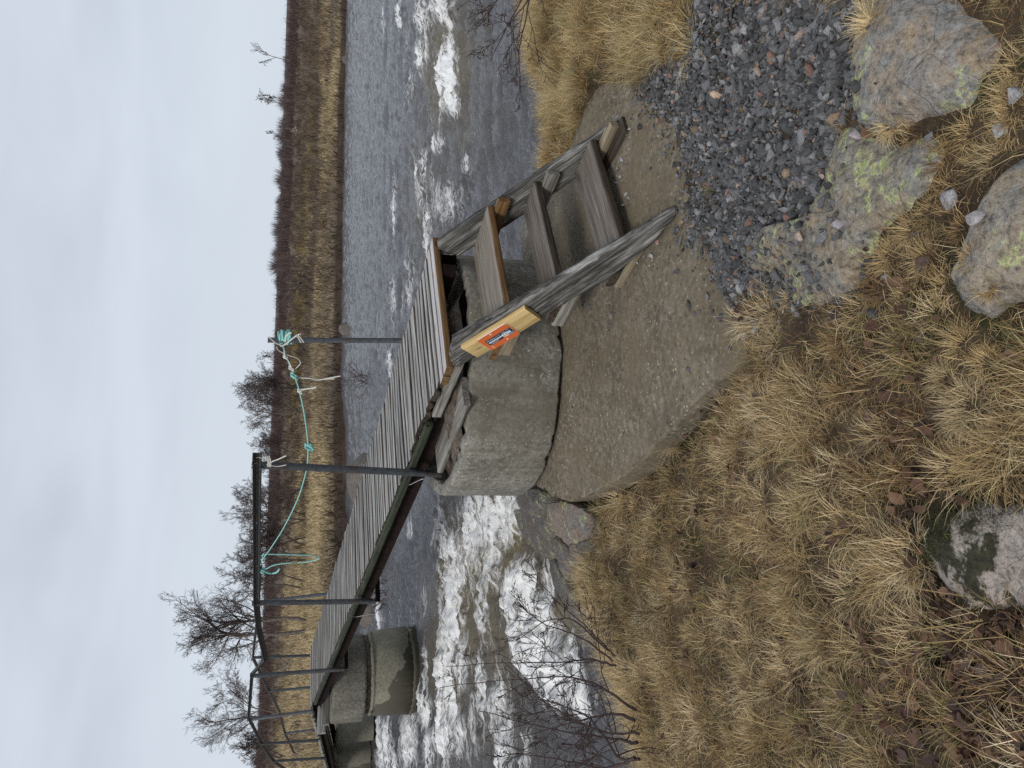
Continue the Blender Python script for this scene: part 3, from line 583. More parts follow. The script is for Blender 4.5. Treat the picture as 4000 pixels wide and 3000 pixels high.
hill = MB().add(np.stack([hx, hy, hh], -1).reshape(-1, 3), grid_faces(len(ha), len(hr)), 0, None, hc.reshape(-1, 3)).build('hill', M['far'], smooth=True); tag(hill, kind='structure')

# ------------------------------------------------------------------ helpers for the built things
def sz_on_w(sx, sy, w):
    d = ray(sx, sy); t = (O @ W + w) / (d @ W); p = d * t; return (p - O) @ D, p[2]
def p_on_w(sx, sy, w):
    s, z = sz_on_w(sx, sy, w); return B(s, w, z)
def profile_bar(mb, p0, p1, up, prof, mi=0):
    """extrudes a closed outline (across, up) from p0 to p1"""
    p0, p1 = np.asarray(p0, float), np.asarray(p1, float); d, u, a = ortho(p1 - p0, np.asarray(up, float)); pr = np.array(prof, float); n = len(pr)
    k = max(2, int(np.linalg.norm(p1 - p0) / .4) + 1); t = np.linspace(0, 1, k)
    c = pr[:, :1] * a + pr[:, 1:] * u; P = (p0 + (p1 - p0) * t[:, None])[:, None] + c[None]
    L = np.linalg.norm(p1 - p0); gc = np.stack([np.broadcast_to((t * L)[:, None], (k, n)), np.broadcast_to(pr[:, 0], (k, n)), np.broadcast_to(pr[:, 1], (k, n))], -1)
    mb.add(P.reshape(-1, 3), grid_faces(k, n, True), mi, gc.reshape(-1, 3)); mb.add(P[0], [np.arange(n)[None]], mi, gc[0]); mb.add(P[-1], [np.arange(n)[None, ::-1]], mi, gc[-1]); return mb
def L_prof(a, b, t, fx=1, fy=1):
    p = [(0, 0), (a, 0), (a, t), (t, t), (t, b), (0, b)]; return [(x * fx, y * fy) for x, y in p]
def I_prof(h, fl, tw, tf): return [(-fl / 2, h / 2), (fl / 2, h / 2), (fl / 2, h / 2 - tf), (tw / 2, h / 2 - tf), (tw / 2, -h / 2 + tf), (fl / 2, -h / 2 + tf), (fl / 2, -h / 2), (-fl / 2, -h / 2), (-fl / 2, -h / 2 + tf), (-tw / 2, -h / 2 + tf), (-tw / 2, h / 2 - tf), (-fl / 2, h / 2 - tf)]
def board_sz(mb, s, top, bot, w0, w1, wear=.004, n=40, seed=1, mi=0, dtop=0.0):
    """an upright board between two curves top(s) and bottom(s)"""
    s = np.array(s, float); o = np.argsort(s); ss = np.linspace(s.min(), s.max(), n); T = np.interp(ss, s[o], np.array(top)[o]); Bt = np.interp(ss, s[o], np.array(bot)[o])
    ne, nh = 4, 9; c = []
    for i in range(ne): c.append((i / ne, 1.0))
    for i in range(nh): c.append((1.0, 1 - i / nh))
    for i in range(ne): c.append((1 - i / ne, 0.0))
    for i in range(nh): c.append((0.0, i / nh))
    c = np.array(c); m = len(c); sl = np.gradient(T + Bt) / np.gradient(ss) / 2
    zz = Bt[:, None] + (T - Bt)[:, None] * c[None, :, 1]; ww = np.broadcast_to(w0 + (w1 - w0) * c[None, :, 0], zz.shape).copy(); sss = np.broadcast_to(ss[:, None], zz.shape).copy()
    ang = math.atan(float(np.median(sl))); al = sss * math.cos(ang) + zz * math.sin(ang); pe = -sss * math.sin(ang) + zz * math.cos(ang)
    g = fbm(al * 4, pe * 45, seed, seed, 4); g2 = fbm(al * 11, ww * 60, pe * 20 + seed, seed + 1, 3)
    mid = (w0 + w1) / 2; ww += np.sign(ww - mid) * wear * (g * 1.2 - .2); zz += wear * 2.2 * g2 * np.where(c[None, :, 1] > .9, 1, np.where(c[None, :, 1] < .1, .8, .1)) - dtop * np.abs(g2) * (c[None, :, 1] > .95)
    P = O[None, None, :] * V3(1, 1, 0) + D * sss[..., None] + W * ww[..., None]; P[..., 2] = zz
    gc = np.stack([al, ww, pe], -1) + seed * 3.3
    mb.add(P.reshape(-1, 3), grid_faces(n, m, True), mi, gc.reshape(-1, 3)); mb.add(P[0], [np.arange(m)[None]], mi, gc[0]); mb.add(P[-1], [np.arange(m)[None, ::-1]], mi, gc[-1]); return mb
def revolve(mb, c, prof, n=96, seed=1, rough=.006, mi=0, freq=7, edge=None):
    pr = np.array(prof, float); th = np.linspace(0, 2 * math.pi, n, endpoint=False); R, T = np.meshgrid(pr[:, 0], th, indexing='ij'); Zz = np.broadcast_to(pr[:, 1:2], R.shape).copy()
    x, y = np.cos(T), np.sin(T); nz = fbm(x * R * freq, y * R * freq, Zz * freq + seed, seed, 4); R2 = R + rough * nz
    if edge is not None:
        e_ = np.array(edge)[:, None]; Zz = Zz + e_ * fbm(x * 5, y * 5, seed, seed + 7, 4)
        chip = np.maximum(0, fbm(x * 13, y * 13, seed + 3, seed + 9, 5) - .2); Zz = Zz - np.where(Zz > pr[:, 1].mean(), 1, -1) * np.minimum(e_ * 6, .07) * chip
    P = np.stack([c[0] + R2 * x, c[1] + R2 * y, Zz], -1); mb.add(P.reshape(-1, 3), grid_faces(len(pr), n, True), mi); return mb

# ------------------------------------------------------------------ first span of the footbridge
LEN = 11.45
fbz = thing('footbridge', B(0, .57, -1.0), 'weathered grey plank footbridge span from the near concrete ring to the river pier', 'footbridge', 'spans of the footbridge')
mb = MB(); s = .235; k = 0
while s < LEN:
    wd = float(rng.uniform(.084, .102)); a, b = .004 + rng.normal() * .006 * (2.5 if s < 1 else 1), 1.135 + rng.normal() * .016
    if s < 1.25: a += .03 * rng.random() + (.03 if s > .4 else 0)
    zc = deck_z(s) - .02 + rng.normal() * .0022; tw = rng.normal() * .003
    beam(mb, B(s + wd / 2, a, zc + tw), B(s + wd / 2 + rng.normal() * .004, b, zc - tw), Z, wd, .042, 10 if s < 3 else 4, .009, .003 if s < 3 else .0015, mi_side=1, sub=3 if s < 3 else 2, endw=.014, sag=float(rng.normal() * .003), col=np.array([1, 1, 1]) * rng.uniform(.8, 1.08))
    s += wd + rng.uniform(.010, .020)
mb.build('deck', [M['deck'], M['tread_dark']], fbz)  # dark plank sides and chamfers: rot, plus gap shade put into the colour
for s0, zt in ((.012, -1.0), (.122, -.999)):
    mb = MB(); beam(mb, B(s0 + .05, -.008 + rng.normal() * .004, zt - .024), B(s0 + .05, 1.15, zt - .022), Z, .098, .046, 10, .005, .0012, mi_side=1, mi_top=0)
    tag(mb.build('end_board', [M['end_top'], M['brown']], fbz), 'newer board with pale grey top and brown stained edges')
def slope_bar(mb, s0, s1, w, dz, prof):
    profile_bar(mb, B(s0, w, deck_z(s0) + dz), B(s1, w, deck_z(s1) + dz), Z, prof)
mb = MB(); beam(mb, B(.72, -.022, deck_z(.72) - .036), B(LEN + .03, -.022, deck_z(LEN) - .036), Z, .046, .052, 60, .006, .003); mb.build('edge_timber', M['mosswood'], fbz)
for w in (.055, 1.07):
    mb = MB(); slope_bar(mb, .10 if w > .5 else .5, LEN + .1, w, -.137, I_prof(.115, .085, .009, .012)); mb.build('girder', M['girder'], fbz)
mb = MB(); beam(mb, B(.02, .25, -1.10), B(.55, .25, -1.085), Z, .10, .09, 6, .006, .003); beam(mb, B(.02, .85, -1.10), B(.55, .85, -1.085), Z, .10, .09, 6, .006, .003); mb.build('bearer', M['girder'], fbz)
def post(parent, b, t, prof, mat='steel', facing=None):
    b, t = np.array(b), np.array(t); m = MB(); profile_bar(m, b, t, D if facing is None else facing, prof); return m.build('railing_post', M[mat], parent)
LP = L_prof(.058, .058, .007)
p1b, p1t = p_on_w(1718, 1838, -.06), p_on_w(985, 1800, -.06)
post(fbz, p1b + V3(0, 0, -.01), p1t, LP)
p3b, p3t = p_on_w(1466, 2338, -.09), p_on_w(985, 2345, -.09)
post(fbz, p3b, p3t, LP)
p5b, p5t = p_on_w(1345, 2605, -.10), p_on_w(980, 2632, -.10)
post(fbz, p5b, p5t, LP)
p7b, p7t = p_on_w(1222, 2770, -.10), p_on_w(967, 2805, -.10)
post(fbz, p7b, p7t, LP)
q1b, q1t = p_on_w(1585, 1318, 1.15), p_on_w(1046, 1318, 1.15)
post(fbz, q1b + V3(0, 0, -.1), q1t, L_prof(.05, .05, .007))
q3b, q3t = p_on_w(1290, 2312, 1.24), p_on_w(1008, 2345, 1.24)
post(fbz, q3b, q3t, L_prof(.055, .055, .007))
q5b, q5t = p_on_w(1212, 2555, 1.24), p_on_w(987, 2563, 1.24)
post(fbz, q5b, q5t, L_prof(.055, .055, .007))
def rail_bar(parent, pts, h=.062, holes=None, mat='rail', w=.045):
    m = MB()
    for a, b in zip(pts[:-1], pts[1:]):
        d = (b - a) / np.linalg.norm(b - a); e = d * .004
        if holes is None: profile_bar(m, a - e, b + e, Z, [(-x, y) for x, y in [(0, -h / 2), (.006, -h / 2), (.006, h / 2 - .006), (w, h / 2 - .006), (w, h / 2), (0, h / 2)]])
        else:
            L = np.linalg.norm(b - a)
            profile_bar(m, a, b, Z, [(-x, y) for x, y in [(0, .012), (.006, .012), (.006, h / 2 - .006), (w, h / 2 - .006), (w, h / 2), (0, h / 2)]])
            profile_bar(m, a, b, Z, [(-x, y) for x, y in [(0, -h / 2), (.006, -h / 2), (.006, -.010), (0, -.010)]])
            cuts = [0.0] + [v for q in sorted(holes) for v in (q - .011, q + .011)] + [L]
            for c0, c1 in zip(cuts[::2], cuts[1::2]): profile_bar(m, a + d * c0, a + d * c1, Z, [(-x, y) for x, y in [(0, -.010), (.006, -.010), (.006, .012), (0, .012)]])
    return m.build('handrail', M[mat], parent)
def rp(s, z, w=-.125): return B(s, w, z)
r1 = p_on_w(1005, 1768, -.125); r2 = p_on_w(1002, 2345, -.125)
hl = [np.linalg.norm(p_on_w(1003, y, -.125) - r1) for y in (2000, 2041, 2190, 2212)]
rail_bar(fbz, [r1, r2], holes=hl)
rail_bar(fbz, [r2, p_on_w(1012, 2450, -.10), p_on_w(1040, 2572, -.02), p_on_w(985, 2632, -.13)])
r5, r7 = p_on_w(985, 2628, -.13), p_on_w(971, 2806, -.13)
rail_bar(fbz, [r5, r7], h=.05, holes=[np.linalg.norm(p_on_w(980, y, -.13) - r5) for y in (2650, 2690, 2712, 2740)])
q_free = p_on_w(1006, 2166, 1.27)
rail_bar(fbz, [q_free, p_on_w(1018, 2215, 1.27), p_on_w(1010, 2340, 1.27), p_on_w(1000, 2455, 1.27), p_on_w(988, 2565, 1.27)], h=.045, mat='steel')
def outrigger(pb, w0, w1, sarr):
    m = MB(); s0 = (pb - O) @ D; z = pb[2]
    profile_bar(m, B(s0, w0, z), B(s0, w1, z), Z, L_prof(.06, .055, .008, 1, -1)); m.build('outrigger', M['girder'], fbz)
for pb in (p3b, p5b, p7b): outrigger(pb, -.13, .62, None)
outrigger(q3b + V3(0, 0, -.16), .5, 1.3, None)
mb = MB(); tube(mb, [p1t + D * .0 + W * -.03 + V3(0, 0, -.03), p1t + W * .05 + V3(0, 0, -.03)], .012, 8); mb.build('bolt', M['rail'], fbz)

# second span, dropping towards the far bank
f2 = thing('footbridge', B2(0, 0, -.72), 'sagging far footbridge span dropping to the far bank behind the river pier', 'footbridge', 'spans of the footbridge')
L2 = 8.2; mb = MB(); s = .12
while s < L2:
    wd = rng.uniform(.1, .12); zc = deck2_z(s) - .02; beam(mb, B2(s, -.58 + rng.normal() * .015, zc), B2(s, .58 + rng.normal() * .015, zc), Z, wd, .042, 3, .006, .002, sub=2, col=np.array([1, 1, 1]) * rng.uniform(.65, 1.1)); s += wd + .016
mb.build('deck', M['deck'], f2)
mb = MB(); beam(mb, B2(.1, -.53, deck2_z(.1) - .06), B2(L2, -.53, deck2_z(L2) - .06), Z, .08, .036, 40, .006, .006); mb.build('edge_timber', M['mosswood'], f2)
for w in (-.5, .5):
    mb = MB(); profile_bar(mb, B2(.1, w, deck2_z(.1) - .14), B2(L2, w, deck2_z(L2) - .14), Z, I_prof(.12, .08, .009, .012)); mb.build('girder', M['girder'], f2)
def p_on_w2(sx, sy, w):
    d = ray(sx, sy); t = (S2 @ W2 + w) / (d @ W2); return d * t
a1b, a1t = p_on_w2(1245, 2885, -.66), p_on_w2(1022, 2900, -.66); a2b, a2t = p_on_w2(1272, 2955, -.66), p_on_w2(1068, 2968, -.66)
b1b, b1t = p_on_w2(1200, 2680, .62), p_on_w2(1052, 2695, .62); b2b, b2t = p_on_w2(1222, 2845, .62), p_on_w2(1113, 2860, .62)
for bb, tt, ex in ((a1b, a1t, .0), (a2b, a2t, .0), (b1b, b1t, .25), (b2b, b2t, .25)): post(f2, bb - V3(0, 0, ex), tt, L_prof(.055, .055, .007))
rail_bar(f2, [r7 + V3(0, 0, -.02), a1t, a2t, p_on_w2(1112, 3000, -.66), p_on_w2(1180, 3060, -.66)], h=.045, mat='steel')
rail_bar(f2, [p_on_w(990, 2568, 1.27), p_on_w2(1038, 2668, .62), b1t, p_on_w2(1092, 2775, .62), b2t, p_on_w2(1150, 2940, .62)], h=.045, mat='steel')

# ------------------------------------------------------------------ piers
pc = B(.94, .57, -1.85)
pr1 = thing('bridge_pier', pc, 'grey pitted concrete ring on the foundation slab carrying the near end of the footbridge', 'bridge pier')
mb = MB(); zt, zb, ro = -1.205, -1.855, .955
revolve(mb, pc, [(ro - .10, zb), (ro - .006, zb), (ro + .002, zb + .015), (ro + .002, -1.72), (ro, -1.60), (ro, -1.45), (ro, -1.32), (ro, zt - .014), (ro - .006, zt - .004), (ro - .02, zt), (ro - .085, zt), (ro - .10, zt - .012), (ro - .11, zt - .14), (ro - .11, -1.5)], 420, 3, .006, freq=14, edge=[0, .03, .03, .010, 0, 0, 0, .010, .014, .018, .02, .02, .02, 0])
mb.build('ring', M['ring'], pr1)
rr = np.linspace(0, ro - .105, 30); th = np.linspace(0, 2 * math.pi, 90, endpoint=False); R, T = np.meshgrid(rr, th, indexing='ij'); x, y = R * np.cos(T), R * np.sin(T)
wl, dl = x * W[0] + y * W[1], x * D[0] + y * D[1]
fz = zt - .12 + .05 * fbm(x * 6, y * 6, 0, 81, 5) + .06 * (1 - (R / ro) ** 2)
fz += .12 * sstep(.35, -.1, wl) * sstep(.25, -.35, dl) * sstep(1.0, .78, R / ro) + .07 * sstep(.1, -.3, dl)
mb = MB().add(np.stack([pc[0] + x, pc[1] + y, fz], -1).reshape(-1, 3), grid_faces(len(rr), len(th), True)); mb.build('rubble_fill', M['rubble'], pr1, True)
c2 = V3(-5.70, 13.84, -2.7)
pr2 = thing('bridge_pier', c2, 'tall two-tier concrete pier standing in the white water with a dark wet waterline', 'bridge pier')
mb = MB(); revolve(mb, c2, [(.3, -1.05), (.70, -1.045), (.745, -1.055), (.765, -1.09), (.775, -1.3), (.775, -1.6), (.765, -1.655), (.68, -1.665), (.6, -1.665)], 140, 5, .010, freq=8, edge=[0, .01, .012, .01, 0, 0, .02, .01, 0]); mb.build('upper_ring', M['pier_up'], pr2, True)
mb = MB(); revolve(mb, c2 + CR * .06, [(.3, -1.66), (.69, -1.66), (.69, -1.74), (.5, -1.74)], 80, 6, .02); mb.build('joint', M['rubble'], pr2, True)
mb = MB(); revolve(mb, c2 + CR * .07, [(.3, -1.735), (.70, -1.735), (.745, -1.745), (.76, -1.78), (.742, -1.80), (.742, -1.835), (.765, -1.85), (.785, -2.2), (.80, -2.485), (.785, -2.49), (.785, -2.50), (.81, -2.505), (.80, -2.56), (.74, -2.72), (.7, -3.0)], 160, 7, .007, edge=[0, .01, .01, .01, 0, 0, 0, 0, .01, .01, .01, .01, .02, .02, 0]); mb.build('lower_ring', M['pier_low'], pr2, True)
def pol(az, d, z): return V3(math.sin(math.radians(az)) * d, math.cos(math.radians(az)) * d, z)
for a_, d_, lab in ((-25.75, 21.2, 'concrete drum partly hidden behind the river pier, under the far span'), (-27.35, 22.0, 'concrete drum at the left frame edge carrying the far end of the bridge')):
    c3 = pol(a_, d_, -2.3); t_ = thing('concrete_drum', c3, lab, 'concrete drum'); mb = MB()
    revolve(mb, c3, [(.0, -1.66), (.30, -1.66), (.325, -1.68), (.33, -1.75), (.315, -1.76), (.325, -1.78), (.33, -2.15), (.33, -2.6)], 60, 9, .006); mb.build('drum', M['pier_far'], t_, True)
mb = MB(); beam(mb, B(11.02, -.34, -.975), B(11.02, .45, -.99), Z, .17, .13, 10, .008, .006); tag(mb.build('timber_block', M['prop'], base=B(11.02, 0, -1.04)), 'grey timber block sticking out on top of the river pier beside the girder', 'timber block')
mb = MB(); beam(mb, B(11.42, -.42, -.93), B(11.42, .7, -.95), Z, .15, .15, 10, .008, .006); tag(mb.build('timber_block', M['deck'], base=B(11.42, 0, -1.04)), 'pale cracked timber sleeper across the far side of the river pier top', 'timber block')
mb = MB(); beam(mb, B(.22, -.055, -1.170), B(1.16, -.075, -1.172), Z, .235, .045, 14, .006, .003, mi_side=1); tag(mb.build('prop_plank', [M['prop'], M['prop']], base=B(.6, -.05, -1.19)), 'loose grey plank lying on the rim of the concrete ring below the girder', 'plank')

# ------------------------------------------------------------------ wooden steps
st = thing('wooden_steps', B(-.7, .55, -1.92), 'weathered wooden steps with three open treads leading from the slab up to the bridge', 'steps')
mb = MB(); board_sz(mb, [.02, -.08, -.25, -.40, -.55, -.91, -1.2, -1.40, -1.47], [-1.05, -1.0, -.985, -1.10, -1.222, -1.50, -1.715, -1.862, -1.915], [-1.10, -1.15, -1.27, -1.375, -1.475, -1.757, -1.888, -1.925, -1.935], .0, .052, .0065, 90, 4, dtop=.018)
tag(mb.build('stringer', M['stringer'], st), 'badly weathered stringer streaked black and white, nearest the camera')
mb = MB(); board_sz(mb, [.06, -.03, -.464, -.816, -1.079, -1.29, -1.36], [-1.05, -1.02, -1.345, -1.605, -1.825, -1.95, -2.0], [-1.205, -1.275, -1.615, -1.85, -1.985, -2.0, -2.01], 1.04, 1.09, .005, 90, 9, dtop=.01)
mb.build('stringer', M['stringer'], st)
mb = MB(); board_sz(mb, [-.04, .66], [-1.05, -1.032], [-1.115, -1.095], .002, .05, .003, 30, 12); mb.build('side_timber', M['prop'], st)
def tread(s0, s1, z, w0, w1, th, mt, ms, tilt=0.0, lab=None, wear=.003):
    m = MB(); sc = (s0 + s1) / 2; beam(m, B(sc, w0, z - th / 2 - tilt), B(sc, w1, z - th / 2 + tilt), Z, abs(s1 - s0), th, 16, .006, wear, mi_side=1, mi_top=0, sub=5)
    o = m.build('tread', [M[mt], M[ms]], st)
    if lab: o['label'] = lab
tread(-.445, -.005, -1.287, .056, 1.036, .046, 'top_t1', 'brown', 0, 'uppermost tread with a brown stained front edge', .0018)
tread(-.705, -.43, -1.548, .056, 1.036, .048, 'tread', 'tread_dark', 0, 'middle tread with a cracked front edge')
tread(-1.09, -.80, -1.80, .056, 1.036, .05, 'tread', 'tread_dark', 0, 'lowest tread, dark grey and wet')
def cleat(s0, s1, w, zt, mat='cleat', h=.085, th=.046, lab=None, dz=0.0):
    m = MB(); beam(m, B(s0, w, zt - h / 2 - dz), B(s1, w, zt - h / 2), Z, th, h, 6, .004, .0015); o = m.build('cleat', M[mat], st)
    if lab: o['label'] = lab
for w in (.079, 1.012):
    cleat(-.54, -.06, w, -1.336, 'brown' if w > .5 else 'cleat')
    cleat(-.815, -.40, w, -1.599, 'prop')
    cleat(-1.20, -.80, w, -1.865, 'cleat', .05)
cleat(-1.26, -.84, .985, -1.862, 'cleat', .05, .06, 'yellowish block stacked under the lowest tread')
cleat(-1.31, -.82, .93, -1.913, 'tread_dark', .05, .14, 'dark block lying on the slab under the lowest tread')

# ------------------------------------------------------------------ notice on the stringer
ang = math.atan(.70); SX = -D * math.cos(ang) - Z * math.sin(ang); SY = Z * math.cos(ang) - D * math.sin(ang); SN = -W
sg = thing('sign', B(-.396, -.004, -1.25), 'orange notice plate screwed to a fresh yellow board on the near stringer of the steps', 'sign')
bc = B(-.396, 0, -1.25)
def sloc(x, y, n): return bc + SX * x + SY * y + SN * n
mb = MB(); beam(mb, sloc(-.254, 0, .020), sloc(.254, 0, .020), SY, .032, .158, 10, .003, .0006); mb.build('backing_board', M['yellow'], sg)
PCX, PCY, PL, PH = -.022, -.006, .226, .150
def plate(x0, x1, y0, y1, n0, n1, mat, name, parent, rad=0.0, rim=None):
    """flat printed or cut piece lying on the sign, in plate fractions (x down the slope, y down the plate)"""
    X0, X1 = PCX + (x0 - .5) * PL, PCX + (x1 - .5) * PL; Y0, Y1 = PCY + (.5 - y1) * PH, PCY + (.5 - y0) * PH
    if rad:
        pts = []
        for cx, cy, a0 in ((X1 - rad, Y1 - rad, 0), (X0 + rad, Y1 - rad, 90), (X0 + rad, Y0 + rad, 180), (X1 - rad, Y0 + rad, 270)):
            for a in np.radians(np.linspace(a0, a0 + 90, 7)): pts.append((cx + rad * math.cos(a), cy + rad * math.sin(a)))
    else: pts = [(X1, Y1), (X0, Y1), (X0, Y0), (X1, Y0)]
    m = len(pts); lo = np.array([sloc(x, y, n0) for x, y in pts]); hi = np.array([sloc(x, y, n1) for x, y in pts]); k = np.arange(m)
    b = MB().add(np.vstack([lo, hi]), [np.stack([k, (k + 1) % m, (k + 1) % m + m, k + m], 1)], 1 if rim else 0).add(hi, [np.arange(m)[None]], 0).add(lo, [np.arange(m)[None, ::-1]], 1 if rim else 0)
    return b.build(name, [M[mat], M[rim]] if rim else M[mat], parent)
pl = plate(0, 1, 0, 1, .037, .043, 'orange', 'sign_plate', sg, .012, 'white')
plate(.114, .967, .30, .70, .0432, .0440, 'navy', 'print_panel', pl)
plate(.15, .62, .485, .555, .0442, .0446, 'paleblue', 'print_bar', pl)
plate(.62, .90, .45, .575, .0442, .0446, 'paleblue', 'print_bar', pl)
plate(.80, .945, .585, .69, .0442, .0446, 'blue', 'print_bar', pl)
plate(.60, .79, .60, .69, .0442, .0446, 'salmon', 'print_bar', pl)
def text(body, x, y, size, mat, n=.0447):
    cu = bpy.data.curves.new('lettering', 'FONT'); cu.body = body; cu.size = size; cu.extrude = .0002
    tmp = bpy.data.objects.new('lettering', cu); me = bpy.data.meshes.new_from_object(tmp); bpy.data.objects.remove(tmp); o = bpy.data.objects.new('lettering', me); COL.objects.link(o); me.materials.clear(); me.materials.append(M[mat]); o.parent = pl
    p = sloc(PCX + (x - .5) * PL, PCY + (.5 - y) * PH, n) - ORG[pl.name]
    o.matrix_local = Matrix([[SX[0], SY[0], SN[0], p[0]], [SX[1], SY[1], SN[1], p[1]], [SX[2], SY[2], SN[2], p[2]], [0, 0, 0, 1]])
    return o
text('Pyrfetur', .185, .42, .017, 'paleblue')
for (x0, x1, y0, y1, mt) in ((.145, .17, .365, .405, 'paleblue'), (.44, .60, .37, .395, 'grey'), (.66, .78, .345, .37, 'grey'), (.82, .93, .325, .35, 'grey'), (.66, .80, .41, .43, 'grey'), (.17, .46, .60, .62, 'grey'), (.18, .42, .645, .665, 'grey')):
    plate(x0, x1, y0, y1, .0442, .0446, mt, 'print_bar', pl)
for (x0, x1, y0, y1, mt) in ((.66, .675, .47, .555, 'navy'), (.735, .75, .47, .555, 'navy'), (.81, .825, .46, .53, 'navy'), (.86, .89, .47, .49, 'navy'), (.20, .44, .515, .527, 'grey'), (.67, .77, .63, .66, 'white')):
    plate(x0, x1, y0, y1, .0447, .0449, mt, 'print_mark', pl)
for x, y in ((.44, .10), (.62, .86)):
    mb = MB(); p = sloc(PCX + (x - .5) * PL, PCY + (.5 - y) * PH, .043); tube(mb, [p, p + SN * .002], .0055, 10); mb.build('screw', M['white'], pl)
plate(.10, .14, .66, .95, .0432, .0436, 'salmon', 'print_line', pl)

# ------------------------------------------------------------------ ropes, cords and wire
def rope_mesh(mb, px, w, r, n=6, jit=0.0, sides=6):
    pts = np.array([p_on_w(x, y, w + (q[0] if q else 0)) for (x, y, *q) in px]); tube(mb, smooth_path(pts, n), r, sides); return mb
q_top = q1t
mb = MB(); rope_mesh(mb, [(1085, 1335), (1103, 1348), (1125, 1405), (1147, 1462), (1165, 1510), (1186, 1600), (1199, 1690), (1204, 1745), (1202, 1800), (1194, 1850), (1165, 1945), (1112, 2055), (1062, 2135), (1022, 2190)], 1.12, .0072)
pa = (q1t - q1b) / np.linalg.norm(q1t - q1b); e1 = D - pa * (D @ pa); e1 /= np.linalg.norm(e1); e2 = np.cross(pa, e1)
def coil(mb, c, turns, pitch, rad, r, ph=0.0, wob=.006):
    t = np.linspace(0, turns * 2 * math.pi, int(turns * 14)); P = c + np.outer(np.cos(t + ph) * (rad + wob * np.sin(t * 1.7)), e1) + np.outer(np.sin(t + ph) * (rad + wob * np.cos(t * 2.3)), e2) - np.outer(t / (2 * math.pi) * pitch + wob * np.sin(t * 1.3), pa); tube(mb, P, r, 6)
cc = q1t - pa * .085 + e1 * .018 + e2 * -.018
coil(mb, cc, 7.5, .0135, .046, .009); coil(mb, cc - pa * .02, 5, .018, .055, .009, 1.0, .01)
def knot(mb, c, R, r, seed):
    g = np.random.default_rng(seed); t = np.linspace(0, 4 * math.pi, 50)
    P = c + np.stack([R * np.sin(t) * np.cos(t * 1.5 + seed), R * np.cos(t * 1.5) , R * np.sin(t * 2.5 + seed)], 1) + g.normal(0, R * .06, (50, 3)); tube(mb, P, r, 6)
kc = p_on_w(1204, 1748, 1.12); knot(mb, kc, .03, .0075, 3); knot(mb, kc + V3(0, .0, -.01), .045, .006, 5); rope_mesh(mb, [(1204, 1745), (1215, 1738), (1222, 1745), (1216, 1757)], 1.12, .012)
knot(mb, p_on_w(1150, 1470, 1.12), .03, .007, 8)
knot(mb, q_free + D * .25, .05, .010, 6)
tag(mb.build('rope', M['turq'], base=q1t), 'turquoise rope coiled round the right-hand end post and slung along to the broken rail end', 'rope', 'turquoise ropes')
mb = MB(); rope_mesh(mb, [(1028, 2180), (1030, 2167), (1100, 2166), (1180, 2168), (1225, 2172), (1248, 2180), (1225, 2190), (1180, 2197), (1120, 2200), (1070, 2208), (1040, 2222), (1020, 2228)], 1.27, .008)
knot(mb, p_on_w(1022, 2226, 1.27), .05, .010, 9); rope_mesh(mb, [(1030, 2228), (1055, 2240), (1080, 2236), (1092, 2222)], 1.27, .014)
tag(mb.build('rope', M['turq'], base=q_free), 'turquoise rope loop hanging down from the broken rail end', 'rope', 'turquoise ropes')
mb = MB(); rope_mesh(mb, [(1048, 1316), (1060, 1325), (1078, 1340), (1100, 1350), (1098, 1352), (1115, 1345), (1140, 1325), (1165, 1307), (1178, 1306)], 1.09, .006)
rope_mesh(mb, [(1157, 1310), (1166, 1320), (1176, 1337)], 1.08, .007); rope_mesh(mb, [(1165, 1310), (1175, 1320), (1187, 1337)], 1.08, .007); rope_mesh(mb, [(1125, 1305), (1140, 1300), (1118, 1312), (1116, 1335)], 1.08, .006)
tag(mb.build('cord', M['cord'], base=q1t), 'white cord tangled below the rope coil on the right-hand end post', 'cord', 'white cords')
mb = MB(); rope_mesh(mb, [(1152, 1475), (1165, 1476), (1195, 1477), (1215, 1478), (1238, 1484), (1265, 1481), (1300, 1474), (1330, 1469)], 1.12, .0055); rope_mesh(mb, [(1262, 1481), (1290, 1480), (1307, 1479)], 1.12, .0055); rope_mesh(mb, [(1150, 1445), (1165, 1430), (1174, 1418), (1165, 1402), (1140, 1392), (1120, 1385), (1090, 1370), (1080, 1355)], 1.11, .004)
rope_mesh(mb, [(1110, 1370), (1115, 1395), (1122, 1402), (1135, 1425), (1140, 1442)], 1.10, .006); knot(mb, p_on_w(1138, 1440, 1.11), .022, .005, 4); knot(mb, p_on_w(1116, 1396, 1.11), .02, .005, 2)
tag(mb.build('cord', M['cord'], base=p_on_w(1152, 1475, 1.12)), 'long pale cord tied to the turquoise rope and hanging straight down', 'cord', 'white cords')
mb = MB(); rope_mesh(mb, [(1168, 1518), (1175, 1522), (1200, 1519), (1222, 1516), (1236, 1512)], 1.12, .0075); knot(mb, p_on_w(1172, 1530, 1.12), .02, .007, 7)
tag(mb.build('cord', M['cord'], base=p_on_w(1168, 1518, 1.12)), 'short white cord end dangling from the middle of the turquoise rope', 'cord', 'white cords')
mb = MB(); rope_mesh(mb, [(1000, 1787), (1010, 1786), (1035, 1792), (1052, 1800), (1045, 1815), (1050, 1822), (1060, 1805), (1085, 1795), (1118, 1780)], -.13, .0045)
for k in range(3): rope_mesh(mb, [(1038 + 7 * k, 1782), (1042 + 7 * k, 1795), (1050 + 4 * k, 1810), (1052 + 3 * k, 1822)], -.13, .0045)
rope_mesh(mb, [(1055, 1818), (1085, 1822), (1118, 1816)], -.13, .003); rope_mesh(mb, [(985, 1820), (992, 1812), (1003, 1808)], -.13, .0035); rope_mesh(mb, [(982, 1822), (980, 1850), (984, 1872)], -.13, .003)
